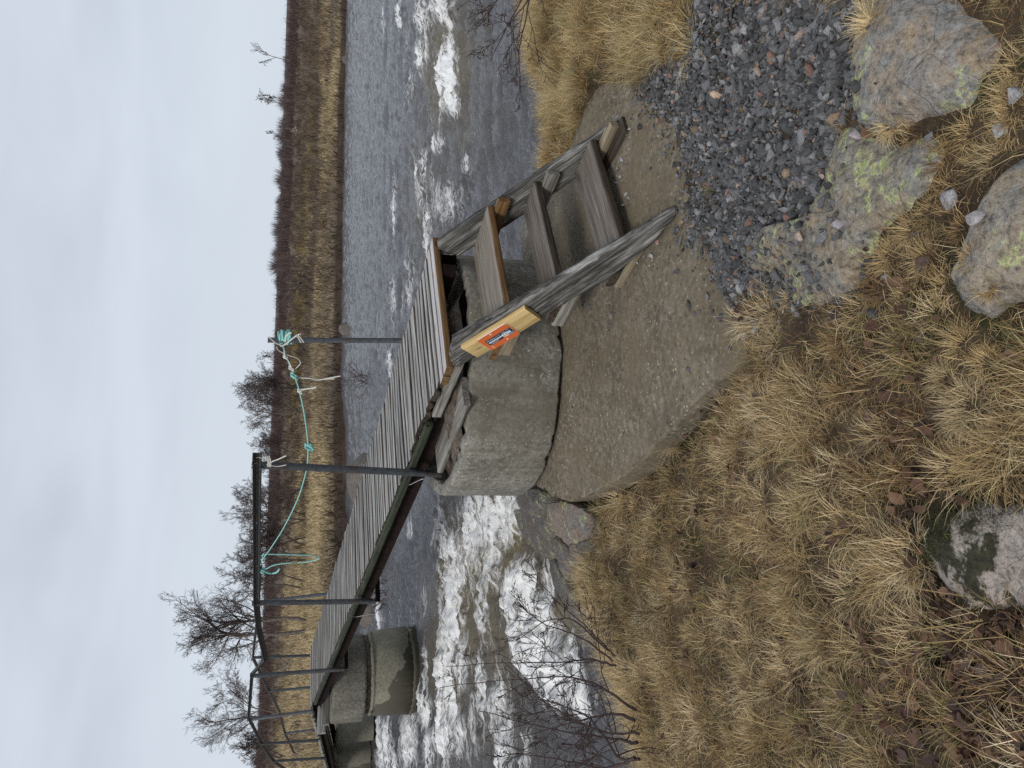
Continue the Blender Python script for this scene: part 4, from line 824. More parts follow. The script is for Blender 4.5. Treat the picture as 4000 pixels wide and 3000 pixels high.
tag(mb.build('cord', M['cord'], base=p1t), 'white cord knotted round the top of the near-side end post', 'cord', 'white cords')
for px, lab in (([(1570, 1897), (1600, 1893), (1612, 1888), (1640, 1875), (1655, 1870)], 'grey wire end hanging from the girder beside the near pier'), ([(1360, 2400), (1385, 2410), (1420, 2404), (1460, 2398)], 'thin wire hanging from the girder before the river pier')):
    mb = MB(); rope_mesh(mb, px, -.03, .004, sides=5); tag(mb.build('wire', M['lead'], base=p_on_w(*px[0], -.03)), lab, 'wire')

# ------------------------------------------------------------------ things scattered on the near bank
AV, AF, AK = np.concatenate(SOLID_V), np.concatenate(SOLID_F), np.concatenate(SOLID_K)
BVH = BVHTree.FromPolygons([tuple(v) for v in AV], [tuple(int(i) for i in f) for f in AF])
def drop(x, y, top=1.0):
    h = BVH.ray_cast(Vector((x, y, top)), Vector((0, 0, -1)))
    if h[0] is None: return None, None, 0
    return h[0].z, h[1], AK[h[2]]
def spot(sx, sy):
    """what the sight line first meets on the near bank: ground, slab or rock"""
    d = ray(sx, sy); h = BVH.ray_cast(Vector((0, 0, 0)), Vector(d))
    return np.array(h[0]) if h[0] is not None else on_ground(sx, sy)
def wpoly(pts): return [tuple(spot(x, y)[:2]) for x, y in pts]
GRAVEL = wpoly([(2750, -60), (2705, 80), (2720, 190), (2590, 215), (2520, 285), (2500, 365), (2590, 440), (2645, 490), (2690, 600), (2740, 680), (2700, 800), (2705, 900), (2790, 945), (2805, 1030), (2830, 1100), (2870, 1140), (3000, 1150), (3120, 1140), (3300, 1130), (3310, 1010), (3200, 960), (3270, 850), (3280, 740), (3240, 640), (3270, 540), (3310, 440), (3350, 380), (3430, 290), (3330, 240), (3370, -60)])
SPARSE = wpoly([(2640, 620), (2660, 900), (2760, 1060), (2860, 1200), (3000, 1250), (3100, 1180), (2900, 700)])
# --- gravel stones
def stone_shape(seed, sub=1):
    g = np.random.default_rng(seed); t = (1 + 5 ** .5) / 2
    v = np.array([(-1, t, 0), (1, t, 0), (-1, -t, 0), (1, -t, 0), (0, -1, t), (0, 1, t), (0, -1, -t), (0, 1, -t), (t, 0, -1), (t, 0, 1), (-t, 0, -1), (-t, 0, 1)], float); v /= np.linalg.norm(v[0])
    f = np.array([(0, 11, 5), (0, 5, 1), (0, 1, 7), (0, 7, 10), (0, 10, 11), (1, 5, 9), (5, 11, 4), (11, 10, 2), (10, 7, 6), (7, 1, 8), (3, 9, 4), (3, 4, 2), (3, 2, 6), (3, 6, 8), (3, 8, 9), (4, 9, 5), (2, 4, 11), (6, 2, 10), (8, 6, 7), (9, 8, 1)])
    for _ in range(sub):
        vl = list(map(tuple, v)); cache = {}; nf = []
        def mid(a, b):
            k = (min(a, b), max(a, b))
            if k not in cache: m = (np.array(vl[a]) + np.array(vl[b])); cache[k] = len(vl); vl.append(tuple(m / np.linalg.norm(m)))
            return cache[k]
        for a, b, c in f: x, y, z = mid(a, b), mid(b, c), mid(c, a); nf += [(a, x, z), (b, y, x), (c, z, y), (x, y, z)]
        v, f = np.array(vl), np.array(nf)
    nrm = g.normal(size=(11, 3)); nrm /= np.linalg.norm(nrm, axis=1)[:, None]; h = g.uniform(.55, 1.0, 11)
    dn = v @ nrm.T; r = np.min(np.where(dn > .05, h / np.maximum(dn, .05), 9), 1); v = v * np.minimum(r, 1.25)[:, None]
    return v * np.array([1.25, .95, .62]), f
import bmesh
def hull_stone(seed):
    g = np.random.default_rng(seed); n = int(g.integers(9, 14)); p = g.normal(size=(n, 3)); p /= np.linalg.norm(p, axis=1)[:, None]; p *= g.uniform(.8, 1.1, (n, 1)); p *= np.array([g.uniform(1.1, 1.6), g.uniform(.8, 1.1), g.uniform(.5, .8)])
    bm = bmesh.new()
    for q in p: bm.verts.new(q)
    r = bmesh.ops.convex_hull(bm, input=bm.verts); bmesh.ops.delete(bm, geom=[v for v in bm.verts if not v.link_faces], context='VERTS'); bmesh.ops.bevel(bm, geom=list(bm.edges), offset=.05, segments=1, affect='EDGES'); bmesh.ops.triangulate(bm, faces=list(bm.faces)); bm.verts.index_update()
    v = np.array([tuple(q.co) for q in bm.verts]); f = np.array([[q.index for q in t.verts] for t in bm.faces]); bm.free(); return v, f
SHAPES = [hull_stone(100 + i) for i in range(24)]
GCOL = np.array([(.085, .09, .095), (.12, .125, .135), (.17, .175, .185), (.065, .067, .07), (.23, .235, .245), (.26, .165, .135), (.20, .15, .10), (.30, .24, .21)]); GP = np.array([.27, .27, .18, .17, .05, .025, .02, .015])
def rot_rand(n, g, flat=.6):
    q = g.normal(size=(n, 4)); q[:, 1:3] *= flat; q /= np.linalg.norm(q, axis=1)[:, None]; w, x, y, z = q.T
    return np.stack([1 - 2 * (y * y + z * z), 2 * (x * y - z * w), 2 * (x * z + y * w), 2 * (x * y + z * w), 1 - 2 * (x * x + z * z), 2 * (y * z - x * w), 2 * (x * z - y * w), 2 * (y * z + x * w), 1 - 2 * (x * x + y * y)], -1).reshape(-1, 3, 3)
gp = np.array(GRAVEL); lo, hi = gp.min(0) - .1, gp.max(0) + .1
N = 64000; cx, cy = rng.uniform(lo[0], hi[0], N), rng.uniform(lo[1], hi[1], N)
ing = in_poly(cx, cy, GRAVEL); dd = poly_dist(cx, cy, GRAVEL); ins = in_poly(cx, cy, SPARSE)
keepm = (ing & (rng.random(N) < .42 + .4 * (np.hypot(cx, cy) < 3))) | (~ing & (rng.random(N) < .26 * np.exp(-dd / .06))) | (~ing & ins & (rng.random(N) < .035))
cx, cy, ing, dd = cx[keepm], cy[keepm], ing[keepm], dd[keepm]
mb = MB(); Rm = rot_rand(len(cx), rng); sizes = np.clip(rng.lognormal(math.log(.0108), .42, len(cx)), .004, .030)
small = fbm(cx * 3, cy * 3, 0, 91, 3) > .22; sizes[small & (rng.random(len(cx)) < .6)] *= .55
byshape = {}
for i in range(len(cx)):
    z, nn, kk = drop(cx[i], cy[i], 0)
    if z is None or (kk == 1 and rng.random() < .93): continue
    if z < -2.3: continue
    byshape.setdefault(int(rng.integers(len(SHAPES))), []).append((i, z + sizes[i] * (.15 + rng.random() * (.9 if ing[i] and dd[i] > .05 else .2))))
sp_ = np.array(SLABP); n_g = 2400; gx_, gy_ = rng.uniform(sp_[:, 0].min(), sp_[:, 0].max(), n_g), rng.uniform(sp_[:, 1].min(), sp_[:, 1].max(), n_g); gi = in_poly(gx_, gy_, SLABP); base_i = len(cx)
cx = np.concatenate([cx, gx_[gi]]); cy = np.concatenate([cy, gy_[gi]]); m_g = int(gi.sum()); sizes = np.concatenate([sizes, np.clip(rng.lognormal(math.log(.0034), .4, m_g), .002, .009)]); Rm = np.concatenate([Rm, rot_rand(m_g, rng)])
for i in range(base_i, len(cx)):          # grit on the slab
    z, nn, kk = drop(cx[i], cy[i], 0)
    if z is not None and kk == 2: byshape.setdefault(int(rng.integers(len(SHAPES))), []).append((i, z + sizes[i] * .2))
for k, lst in byshape.items():
    v, f = SHAPES[k]; idx = np.array([q[0] for q in lst]); zz = np.array([q[1] for q in lst]); n = len(idx)
    P = np.einsum('nij,vj->nvi', Rm[idx], v) * sizes[idx][:, None, None] + np.stack([cx[idx], cy[idx], zz], -1)[:, None]
    c = GCOL[rng.choice(len(GCOL), n, p=GP)] * rng.uniform(.55, 1.15, (n, 1)) * np.array([1.12, 1.08, 1.03]); F_ = (f[None] + (np.arange(n) * len(v))[:, None, None]).reshape(-1, 3)
    mb.add(P.reshape(-1, 3), F_, 0, None, np.repeat(c, len(v), 0))
tag(mb.build('gravel', M['gravel']), 'grey crushed stone gravel with a few pink stones spread between the slab and the boulders', 'gravel', kind='stuff')
# --- single stones one can point to
stone_me = {}
def pebble(px, size, colr, label, group=None, shape=0, flat=1.0, name='pebble'):
    p = spot(*px)
    v, f = hull_stone(300 + shape); R_ = rot_rand(1, np.random.default_rng(shape + 5), .35)[0]; P = (v * np.array([1, 1, flat])) @ R_.T * size + p + V3(0, 0, size * .3)
    o = MB().add(P, f, 0, None, colr).build(name, M['gravel'], base=p); tag(o, label, 'stone', group); return o
pebble((2815, 385), .052, (.55, .41, .30), 'pale orange and white block of stone lying on the gravel', shape=1)
pebble((3720, 765), .031, (.34, .335, .345), 'white angular stone in the dead grass, upper of the pair by the tan boulder', shape=2)
pebble((3822, 840), .030, (.36, .335, .325), 'pale grey stone in the dead grass, lower of the pair by the tan boulder', shape=3)
pebble((3360, 525), .026, (.36, .32, .33), 'small pinkish grey stone on the bedrock between the two lichen rocks', shape=4)
pebble((3290, 868), .024, (.33, .31, .32), 'grey stone resting on the lichen bedrock', shape=5)
pebble((3985, 368), .03, (.32, .335, .36), 'light grey stone in the grass below the corner boulder', shape=6)
pebble((3925, 505), .022, (.36, .36, .36), 'small grey stone in dead grass between the corner boulder and the tan boulder', shape=16)
pebble((2965, 1280), .026, (.34, .36, .40), 'light grey stone on the grass edge of the concrete slab', shape=7)
pebble((2918, 1313), .026, (.46, .47, .52), 'whitish stone on the slab corner beside the grass', shape=8)
pebble((2818, 1243), .022, (.08, .085, .095), 'dark stone on the slab near its grassy corner, biggest of the loose ones', shape=9)
PB = [((2692, 1440), .017), ((2855, 1360), .014), ((2402, 1228), .013), ((2380, 1270), .013), ((2277, 1195), .015), ((2306, 1197), .013), ((2545, 660), .014), ((2390, 1222), .011), ((2660, 525), .014), ((2715, 1225), .013), ((2735, 1212), .013), ((2540, 820), .012), ((2548, 545), .013)]
for i, (p_, s_) in enumerate(PB): pebble(p_, s_, (.10, .105, .115), 'small dark loose pebble on the bare brown slab', 'loose dark pebbles on the slab', 10 + i)
for i, (p_, s_) in enumerate([((2583, 900), .020), ((2570, 945), .018), ((2548, 1000), .020), ((2490, 1025), .016), ((2585, 835), .015)]): pebble(p_, s_, [(.30, .32, .35), (.34, .22, .19), (.32, .31, .30)][i % 3], 'pale stone lodged at the foot of the near stringer', 'stones at the foot of the near stringer', 30 + i)
for i, (p_, s_) in enumerate([((2432, 625), .018), ((2415, 660), .016), ((2448, 760), .018), ((2440, 800), .02), ((2455, 775), .014), ((2425, 690), .014), ((2408, 715), .013), ((2450, 520), .014), ((2462, 500), .018)]): pebble(p_, s_, [(.30, .31, .33), (.24, .25, .26), (.36, .35, .34)][i % 3], 'grey stone in the row lying under the lowest tread', 'stones under the lowest tread', 40 + i)
a_, b_ = [spot(*p) for p in ((2243, 1531), (2226, 1570))]
for q in (a_, b_): q[2] = drop(q[0], q[1], 0)[0] + .005
mb = MB(); tube(mb, [a_, b_], .0032, 8); tube(mb, [a_ + (a_ - b_) * .02, a_], .007, 8); tag(mb.build('nail', M['lead'], base=a_), 'single zinc nail lying on the slab in front of the concrete ring', 'nail')

# --- dry grass
APRON = wpoly([(2330, 330), (2480, 270), (2580, 420), (2680, 520), (2770, 680), (2780, 900), (2860, 1080), (2930, 1220), (2950, 1340), (2600, 1300), (2400, 700)])
ROCKY = [wpoly(q) for q in ([(3600, 1950), (4100, 1850), (4200, 2500), (3700, 2400)], )]
BARE = wpoly([(3560, 1960), (3900, 1880), (4100, 1700), (4200, 2500), (3700, 2450)])
def tussocks(area, n, dens):
    x, y = rng.uniform(area[0], area[1], n), rng.uniform(area[2], area[3], n); out = []
    ok = in_poly(x, y, BANK); ed = poly_dist(x, y, EDGE, False); dg = poly_dist(x, y, GRAVEL); ig = in_poly(x, y, GRAVEL); ib = in_poly(x, y, BARE); isl = in_poly(x, y, SLABP) | ((poly_dist(x, y, SLABP) < .075) & (y < 4.6) & (x < .9)) | in_poly(x, y, APRON)
    for i in np.nonzero(ok | (ed < .12))[0]:
        if ig[i] and dg[i] > .0 : continue
        if ib[i] and rng.random() < .8: continue
        if isl[i] and rng.random() < .97: continue
        z, nn, kk = drop(x[i], y[i], 0)
        if z is None or kk != 0 or z < -2.45: continue
        out.append((x[i], y[i], z))
    return np.array(out)
BL, BC = [], []
def blades(cent, per, rad, L, lean, width, palette, probs, segs=3, up=1.0, wind=(0, 0)):
    n = len(cent)
    if n == 0: return None
    k = np.repeat(np.arange(n), per); m = len(k); ts = rng.uniform(.7, 1.3, n)[k]; hue = rng.choice(len(palette), n, p=probs)[k]
    th = rng.uniform(0, 2 * math.pi, m); rr = rad * np.sqrt(rng.random(m)) * ts
    root = cent[k] + np.stack([np.cos(th) * rr, np.sin(th) * rr, np.full(m, -.012)], -1)
    ph = th + rng.normal(0, .7, m); ln = L * rng.uniform(.45, 1.25, m) * ts; le = np.clip(lean * rng.uniform(.3, 1.5, m), .05, 1.35)
    dirx, diry = np.cos(ph) + wind[0], np.sin(ph) + wind[1]; nn = np.hypot(dirx, diry) + 1e-9; dirx /= nn; diry /= nn
    cv = rng.uniform(-.5, .5, m); px_, py_ = -diry, dirx; wd = width * rng.uniform(.6, 1.4, m)
    tt = np.linspace(0, 1, segs + 1); P = []
    for t in tt:
        a = le * (.35 + .85 * t); hx_ = ln * t * np.sin(np.minimum(a, 1.75)); hz_ = ln * (t * np.cos(np.minimum(a, 1.75)) * up) ; bend = cv * ln * t * t * .5
        c = root + np.stack([dirx * hx_ + px_ * bend, diry * hx_ + py_ * bend, np.maximum(hz_, -.005)], -1); w = wd * (1 - t ** 1.5 * .85)
        tw = rng.normal(0, .25, m) if t == 0 else tw
        side = np.stack([px_ * np.cos(tw), py_ * np.cos(tw), np.sin(tw)], -1)
        P += [c - side * w[:, None], c + side * w[:, None]]
    P = np.stack(P, 1); q = []
    for j in range(segs): q.append([2 * j, 2 * j + 1, 2 * j + 3, 2 * j + 2])
    f = (np.array(q)[None] + (np.arange(m) * 2 * (segs + 1))[:, None, None]).reshape(-1, 4)
    pal = np.array(palette); mix = rng.random(m) < .3; hue = np.where(mix, rng.choice(len(palette), m, p=probs), hue)
    c = pal[hue] * rng.uniform(.5, 1.38, (m, 1)) * rng.uniform(.78, 1.18, n)[k][:, None]; c = np.repeat(c, 2 * (segs + 1), 0)
    return P.reshape(-1, 3), f, c
PAL = [(.455, .33, .162), (.60, .47, .27), (.31, .20, .09), (.23, .205, .085), (.16, .092, .046), (.70, .58, .38)]
PR = [.29, .22, .19, .10, .12, .08]
g = MB()
def put(r):
    if r is not None: g.add(r[0], r[1], 0, None, r[2])
def near(c, r0, r1):
    r = np.hypot(c[:, 0], c[:, 1]); return c[(r >= r0) & (r < r1)]
T = tussocks((-3.6, 3.6, .5, 6.8), 6600, 1)
rN = np.hypot(T[:, 0], T[:, 1]); nz = fbm(T[:, 0] * 1.7, T[:, 1] * 1.7, 0, 95, 3)
right = (T[:, 0] > .55) & (T[:, 1] > 2.4)
low = (rN < 2.3) & (T[:, 0] > .2 + .12 * vnoise(T[:, 0] * 5, T[:, 1] * 5, 0, 3))
left = ~right & ~low
bare = (nz < -.34)
gap = (fbm(T[:, 0] * 6, T[:, 1] * 6, 0, 99, 2) < -.24)
put(blades(T[left & ~bare & ~gap], 112, .050, .096, .98, .00095, PAL, PR))
put(blades(T[left & bare][::2], 60, .05, .08, 1.0, .001, PAL, [.3, .1, .25, .2, .15, 0]))
edge_m = left & (poly_dist(T[:, 0], T[:, 1], EDGE, False) < .45)
put(blades(T[edge_m], 36, .05, .16, .85, .0011, PAL, [.4, .25, .1, .15, 0, .1], wind=(-.3, .35)))
PALR = [(.46, .34, .155), (.56, .45, .24), (.34, .21, .085), (.25, .15, .065), (.56, .47, .28), (.24, .23, .08)]
put(blades(T[right], 80, .05, .12, .85, .0013, PALR, [.32, .2, .2, .13, .1, .05], wind=(.2, -.1)))
put(blades(T[right & (nz > .1)], 150, .06, .16, .6, .0012, PALR, [.3, .35, .05, 0, .25, .05]))
lowc = T[low & (nz > -.05)][::2]
put(blades(lowc, 110, .022, .055, 1.0, .0008, PAL, [.35, .25, .25, .08, .07, 0]))
put(blades(T[low & (nz <= -.05)][::2], 70, .022, .05, 1.0, .0009, PAL, [.3, .1, .3, .15, .15, 0]))
mat = tussocks((-3.6, 3.2, .5, 6.5), 30000, 1)          # matted thatch between the tussocks
put(blades(mat, 7, .05, .075, 1.4, .001, PAL, [.2, .1, .35, .1, .25, 0], 2))
TUF = [((3400, 90), 200, .035, .15, .85, [1, 3]), ((3380, 30), 110, .03, .15, .9, [1, 0]), ((2780, 740), 110, .022, .055, .6, [3, 1]), ((2710, 400), 60, .018, .045, .7, [0, 1]), ((2820, 680), 50, .016, .045, .7, [0, 3]), ((2860, 1090), 40, .016, .045, .8, [0, 2]),
       ((3480, 490), 260, .04, .10, .9, [1, 0]), ((3560, 530), 150, .04, .10, .9, [0, 2]), ((3690, 620), 200, .045, .12, .9, [0, 2]), ((3560, 900), 260, .05, .12, .9, [0, 1]), ((3620, 1010), 300, .05, .13, .9, [0, 1]), ((3480, 1010), 220, .05, .12, .9, [0, 1]), ((3540, 1150), 240, .05, .12, .9, [0, 1]), ((3430, 1130), 220, .05, .12, .9, [0, 2]),
       ((3760, 900), 200, .05, .12, .9, [0, 2]), ((3860, 1420), 420, .07, .12, .85, [0, 1]), ((3800, 1600), 420, .07, .125, .85, [1, 0]), ((3700, 1480), 300, .06, .14, .9, [1, 0]), ((3760, 1340), 260, .06, .14, .9, [0, 1]), ((3830, 1780), 300, .06, .13, .9, [0, 2]), ((3940, 500), 160, .05, .13, .9, [0, 1]), ((3990, 260), 160, .05, .13, .8, [0, 1]), ((3950, 420), 140, .05, .12, .9, [0, 2]), ((3800, 520), 150, .05, .11, 1, [0, 2]), ((3700, 740), 150, .05, .11, 1, [0, 2]), ((3640, 830), 150, .05, .11, 1, [0, 3]), ((3830, 640), 150, .05, .11, 1, [0, 2]), ((3900, 620), 130, .05, .11, 1, [0, 1]), ((3790, 1010), 130, .05, .11, 1, [0, 2]), ((3700, 1120), 160, .05, .12, 1, [0, 1]), ((3660, 1230), 160, .05, .12, 1, [0, 1]),
       ((2930, 1170), 120, .04, .09, .95, [0, 2]), ((2960, 1150), 110, .04, .09, .95, [0, 4]), ((3990, 2900), 240, .05, .09, .9, [0, 1]), ((3850, 1130), 120, .03, .10, .8, [0, 2]), ((2700, 300), 30, .02, .1, .8, [0, 1]), ((2440, 1960), 200, .05, .2, .8, [1, 5]), ((2520, 1870), 200, .05, .2, .8, [1, 0]), ((2640, 1740), 160, .05, .16, .8, [1, 3]), ((2360, 2010), 160, .05, .2, .8, [1, 3])]
for (p_, n_, r_, L_, le_, cs) in TUF:
    q = spot(*p_)
    big_ = L_ > .155 or q[1] > 2.6; put(blades(np.array([q]), int(n_ * 1.25), r_ * (.85 if big_ else .65), L_ * (.8 if big_ else .46), le_ * (1 if big_ else 1.15), .0009, [PAL[c] for c in cs], [.65, .35]))
for (p0_, p1_, h_) in [((3560, 2470), (3900, 2420), .16), ((3600, 2300), (3980, 2560), .2), ((3620, 2510), (4000, 2480), .18), ((3700, 2690), (3980, 2960), .2), ((3540, 2260), (3860, 2330), .14), ((3900, 1330), (3990, 1410), .1), ((2560, 1960), (2300, 1830), .12), ((2760, 420), (2800, 560), .03)]:
    a0, a1 = spot(*p0_), spot(*p1_); pts = smooth_path([a0, (a0 + a1) / 2 + V3(0, 0, h_ * .6), a1 + V3(0, 0, h_ * .3)], 6); tube(g, pts, np.linspace(.0022, .0008, len(pts)), 4, 0, False, (.40, .29, .13))
tag(g.build('dry_grass', M['grass']), 'dense straw-coloured dead grass tussocks covering the near bank', 'grass', kind='stuff')
# --- dead leaves
lf = MB(); n = 4200; x, y = rng.uniform(-3, 2.4, n), rng.uniform(.6, 5, n); ig = in_poly(x, y, GRAVEL); okb = in_poly(x, y, BANK); big = fbm(x * 1.4, y * 1.4, 0, 97, 3)
for i in range(n):
    if ig[i] or not okb[i] or rng.random() > .45 + 1.2 * big[i]: continue
    z, nn, kk = drop(x[i], y[i], 0)
    if z is None or kk != 0: continue
    s_ = rng.uniform(.009, .022); m_ = 9; t = np.linspace(0, 2 * math.pi, m_, endpoint=False); rr_ = s_ * (1 + .25 * np.cos(2 * t) + rng.normal(0, .12, m_))
    P = np.stack([np.cos(t) * rr_ * .8, np.sin(t) * rr_, rng.normal(0, s_ * .22, m_)], -1); P = np.vstack([[0, 0, -s_ * .15], P]); R_ = rot_rand(1, rng, .35)[0]; P = P @ R_.T + V3(x[i], y[i], z + rng.uniform(.008, .05))
    k_ = np.arange(m_); lf.add(P, np.stack([np.zeros(m_, int), 1 + k_, 1 + (k_ + 1) % m_], 1), 0, None, np.array([(.085, .048, .032), (.125, .075, .048), (.06, .040, .034), (.16, .10, .065)][int(rng.integers(4))]) * rng.uniform(.7, 1.3))
for c_, m_l in [((3760, 2560), 160), ((3880, 2720), 200), ((3620, 2560), 90), ((3960, 2600), 160), ((3560, 1830), 60), ((3480, 1300), 50), ((3040, 2560), 60), ((3560, 2760), 90)]:
    q0 = spot(*c_)
    for _ in range(m_l):
        x_, y_ = q0[0] + rng.normal(0, .13), q0[1] + rng.normal(0, .13); z, nn, kk = drop(x_, y_, 0)
        if z is None or kk != 0: continue
        s_ = rng.uniform(.008, .024); m_ = 9; t = np.linspace(0, 2 * math.pi, m_, endpoint=False); rr_ = s_ * (1 + .25 * np.cos(2 * t) + rng.normal(0, .12, m_))
        P = np.vstack([[0, 0, -s_ * .15], np.stack([np.cos(t) * rr_ * .8, np.sin(t) * rr_, rng.normal(0, s_ * .25, m_)], -1)]) @ rot_rand(1, rng, .4)[0].T + V3(x_, y_, z + rng.uniform(.004, .03)); k_ = np.arange(m_)
        lf.add(P, np.stack([np.zeros(m_, int), 1 + k_, 1 + (k_ + 1) % m_], 1), 0, None, np.array([(.10, .055, .038), (.075, .05, .042), (.14, .082, .052)][int(rng.integers(3))]) * rng.uniform(.7, 1.3))
tag(lf.build('dead_leaves', M['leaf']), 'brown dead birch leaves scattered among the dry grass', 'leaf litter', kind='stuff')
# --- moss cushions
ms = MB(); MOSSP = wpoly([(3500, 1850), (3650, 1900), (3980, 1780), (4100, 1900), (4050, 2100), (3760, 2080), (3600, 2250), (3540, 2150)]); mp = np.array(MOSSP); n = 5200
x, y = rng.uniform(mp[:, 0].min(), mp[:, 0].max(), n), rng.uniform(mp[:, 1].min(), mp[:, 1].max(), n); ok = in_poly(x, y, MOSSP)
for c_ in [(2860, 1480), (2480, 1940), (2330, 2060), (2400, 2010), (2640, 1720), (3000, 1230), (2350, 2420), (2420, 2560), (3740, 1000), (3560, 1260)]:
    q = spot(*c_); m_ = 420; x = np.concatenate([x, q[0] + rng.normal(0, .07, m_)]); y = np.concatenate([y, q[1] + rng.normal(0, .07, m_)]); ok = np.concatenate([ok, np.ones(m_, bool)])
pts_ = []
for i in np.nonzero(ok)[0]:
    z, nn, kk = drop(x[i], y[i], 0)
    if z is not None and kk in (0, 1) and z > -2.4: pts_.append((x[i], y[i], z))
r_ = blades(np.array(pts_), 7, .012, .018, .9, .0014, [(.030, .032, .010), (.055, .062, .018), (.10, .11, .03), (.05, .038, .018)], [.45, .33, .07, .15], 1); ms.add(r_[0], r_[1], 0, None, r_[2])
tag(ms.build('moss', M['grass']), 'dark green moss patches on the ground beside the rocks', 'moss', kind='stuff')

# ------------------------------------------------------------------ bare shrubs and trees
def branch(acc, p, d, L, r, lvl, spec, g):
    """one wobbling branch and, further down the levels, its side branches; acc[level] collects (points, radii)"""
    n = spec['seg'][lvl]; pts = [np.array(p, float)]; d = d / np.linalg.norm(d)
    for i in range(n):
        d = d + g.normal(0, spec['wob'][lvl], 3) + V3(0, 0, spec['trop'][lvl]); d /= np.linalg.norm(d); pts.append(pts[-1] + d * L / n)
    pts = np.array(pts); rad = np.linspace(r, max(r * spec['tap'][lvl], spec['rmin']), n + 1); acc.setdefault(lvl, []).append((pts, rad))
    if lvl + 1 >= len(spec['seg']): return
    nc = spec['num'][lvl]; nc = int(nc + g.integers(-1, 2)) if nc > 3 else nc
    for j in range(max(1, nc)):
        t = spec['start'][lvl] + (1 - spec['start'][lvl]) * (j + g.random() * .9) / max(1, nc); k = min(n - 1, int(t * n)); q = pts[k] + (pts[k + 1] - pts[k]) * (t * n - k); tg = pts[k + 1] - pts[k]; tg /= np.linalg.norm(tg)
        a = g.normal(size=3); a -= tg * (a @ tg); a /= np.linalg.norm(a); an = math.radians(spec['ang'][lvl] * g.uniform(.6, 1.3)); dd = tg * math.cos(an) + a * math.sin(an)
        branch(acc, q, dd, L * spec['len'][lvl] * g.uniform(.6, 1.15) * (1.1 - .45 * t), max(spec['rmin'], np.interp(t, [0, 1], [r, rad[-1]]) * spec['rad'][lvl]), lvl + 1, spec, g)
BIRCH = dict(seg=[6, 5, 4, 4, 3], wob=[.12, .16, .18, .2, .2], trop=[.02, .09, .10, .06, .03], tap=[.45, .4, .4, .5, .6], rmin=.0052, num=[9, 8, 7, 5], start=[.35, .15, .15, .15], ang=[40, 42, 42, 45], len=[.62, .58, .55, .5], rad=[.6, .6, .6, .7])
GNARL = dict(seg=[6, 5, 4, 3], wob=[.26, .34, .36, .3], trop=[.02, .05, .06, .02], tap=[.5, .4, .4, .5], rmin=.009, num=[6, 5, 4], start=[.3, .2, .2], ang=[52, 55, 55], len=[.6, .55, .5], rad=[.65, .6, .6])
def far_pt(sx, sy):
    d = ray(sx, sy); best = None
    for r in np.arange(12, 170, .4):
        p = d * r
        if p[2] < float(far_z(p[0], p[1])) and math.hypot(p[0], p[1]) > shore_d(math.atan2(p[0], p[1])) - .5: return p
    return d * 60
def tree(label, base, top, r, spec, seed, stems=1, spread=.25, mat='bark', tmat='twig_far', dist=None, group='bare trees on the far bank', name='bare_tree', cat='tree', crown_len=None):
    g = np.random.default_rng(seed); b = far_pt(*base) if dist is None else at_r(base[0], base[1], dist)
    if dist is not None: b = V3(b[0], b[1], float(far_z(b[0], b[1])))
    dn = math.hypot(b[0], b[1]); tr = ray(*top); tp = tr * (dn / math.hypot(tr[0], tr[1])); H = np.linalg.norm(tp - b); t_ = thing(name, b, label, cat, group); acc = {}
    for k in range(stems):
        d = (tp - b) / H + g.normal(0, spread if stems > 1 else .04, 3) * V3(1, 1, .15); branch(acc, b - V3(0, 0, .1) + V3(g.normal(0, .06 * stems), g.normal(0, .06 * stems), 0), d, H * g.uniform(.74, .92), .62 * r * g.uniform(.7, 1.1), 0, spec, g)
    mt = MB()
    for l in (0, 1):
        for pts, rad in acc.get(l, []): tube(mt, pts, rad, 6 if l == 0 else 5, 0, False)
    mt.build('trunk', M[mat], t_, True); mc = MB()
    for l in range(2, 6):
        for pts, rad in acc.get(l, []): tube(mc, pts, rad, 3, 0, False)
    mc.build('crown', M[tmat], t_); return t_
SAP = dict(BIRCH, num=[5, 4, 3, 2], rmin=.012)
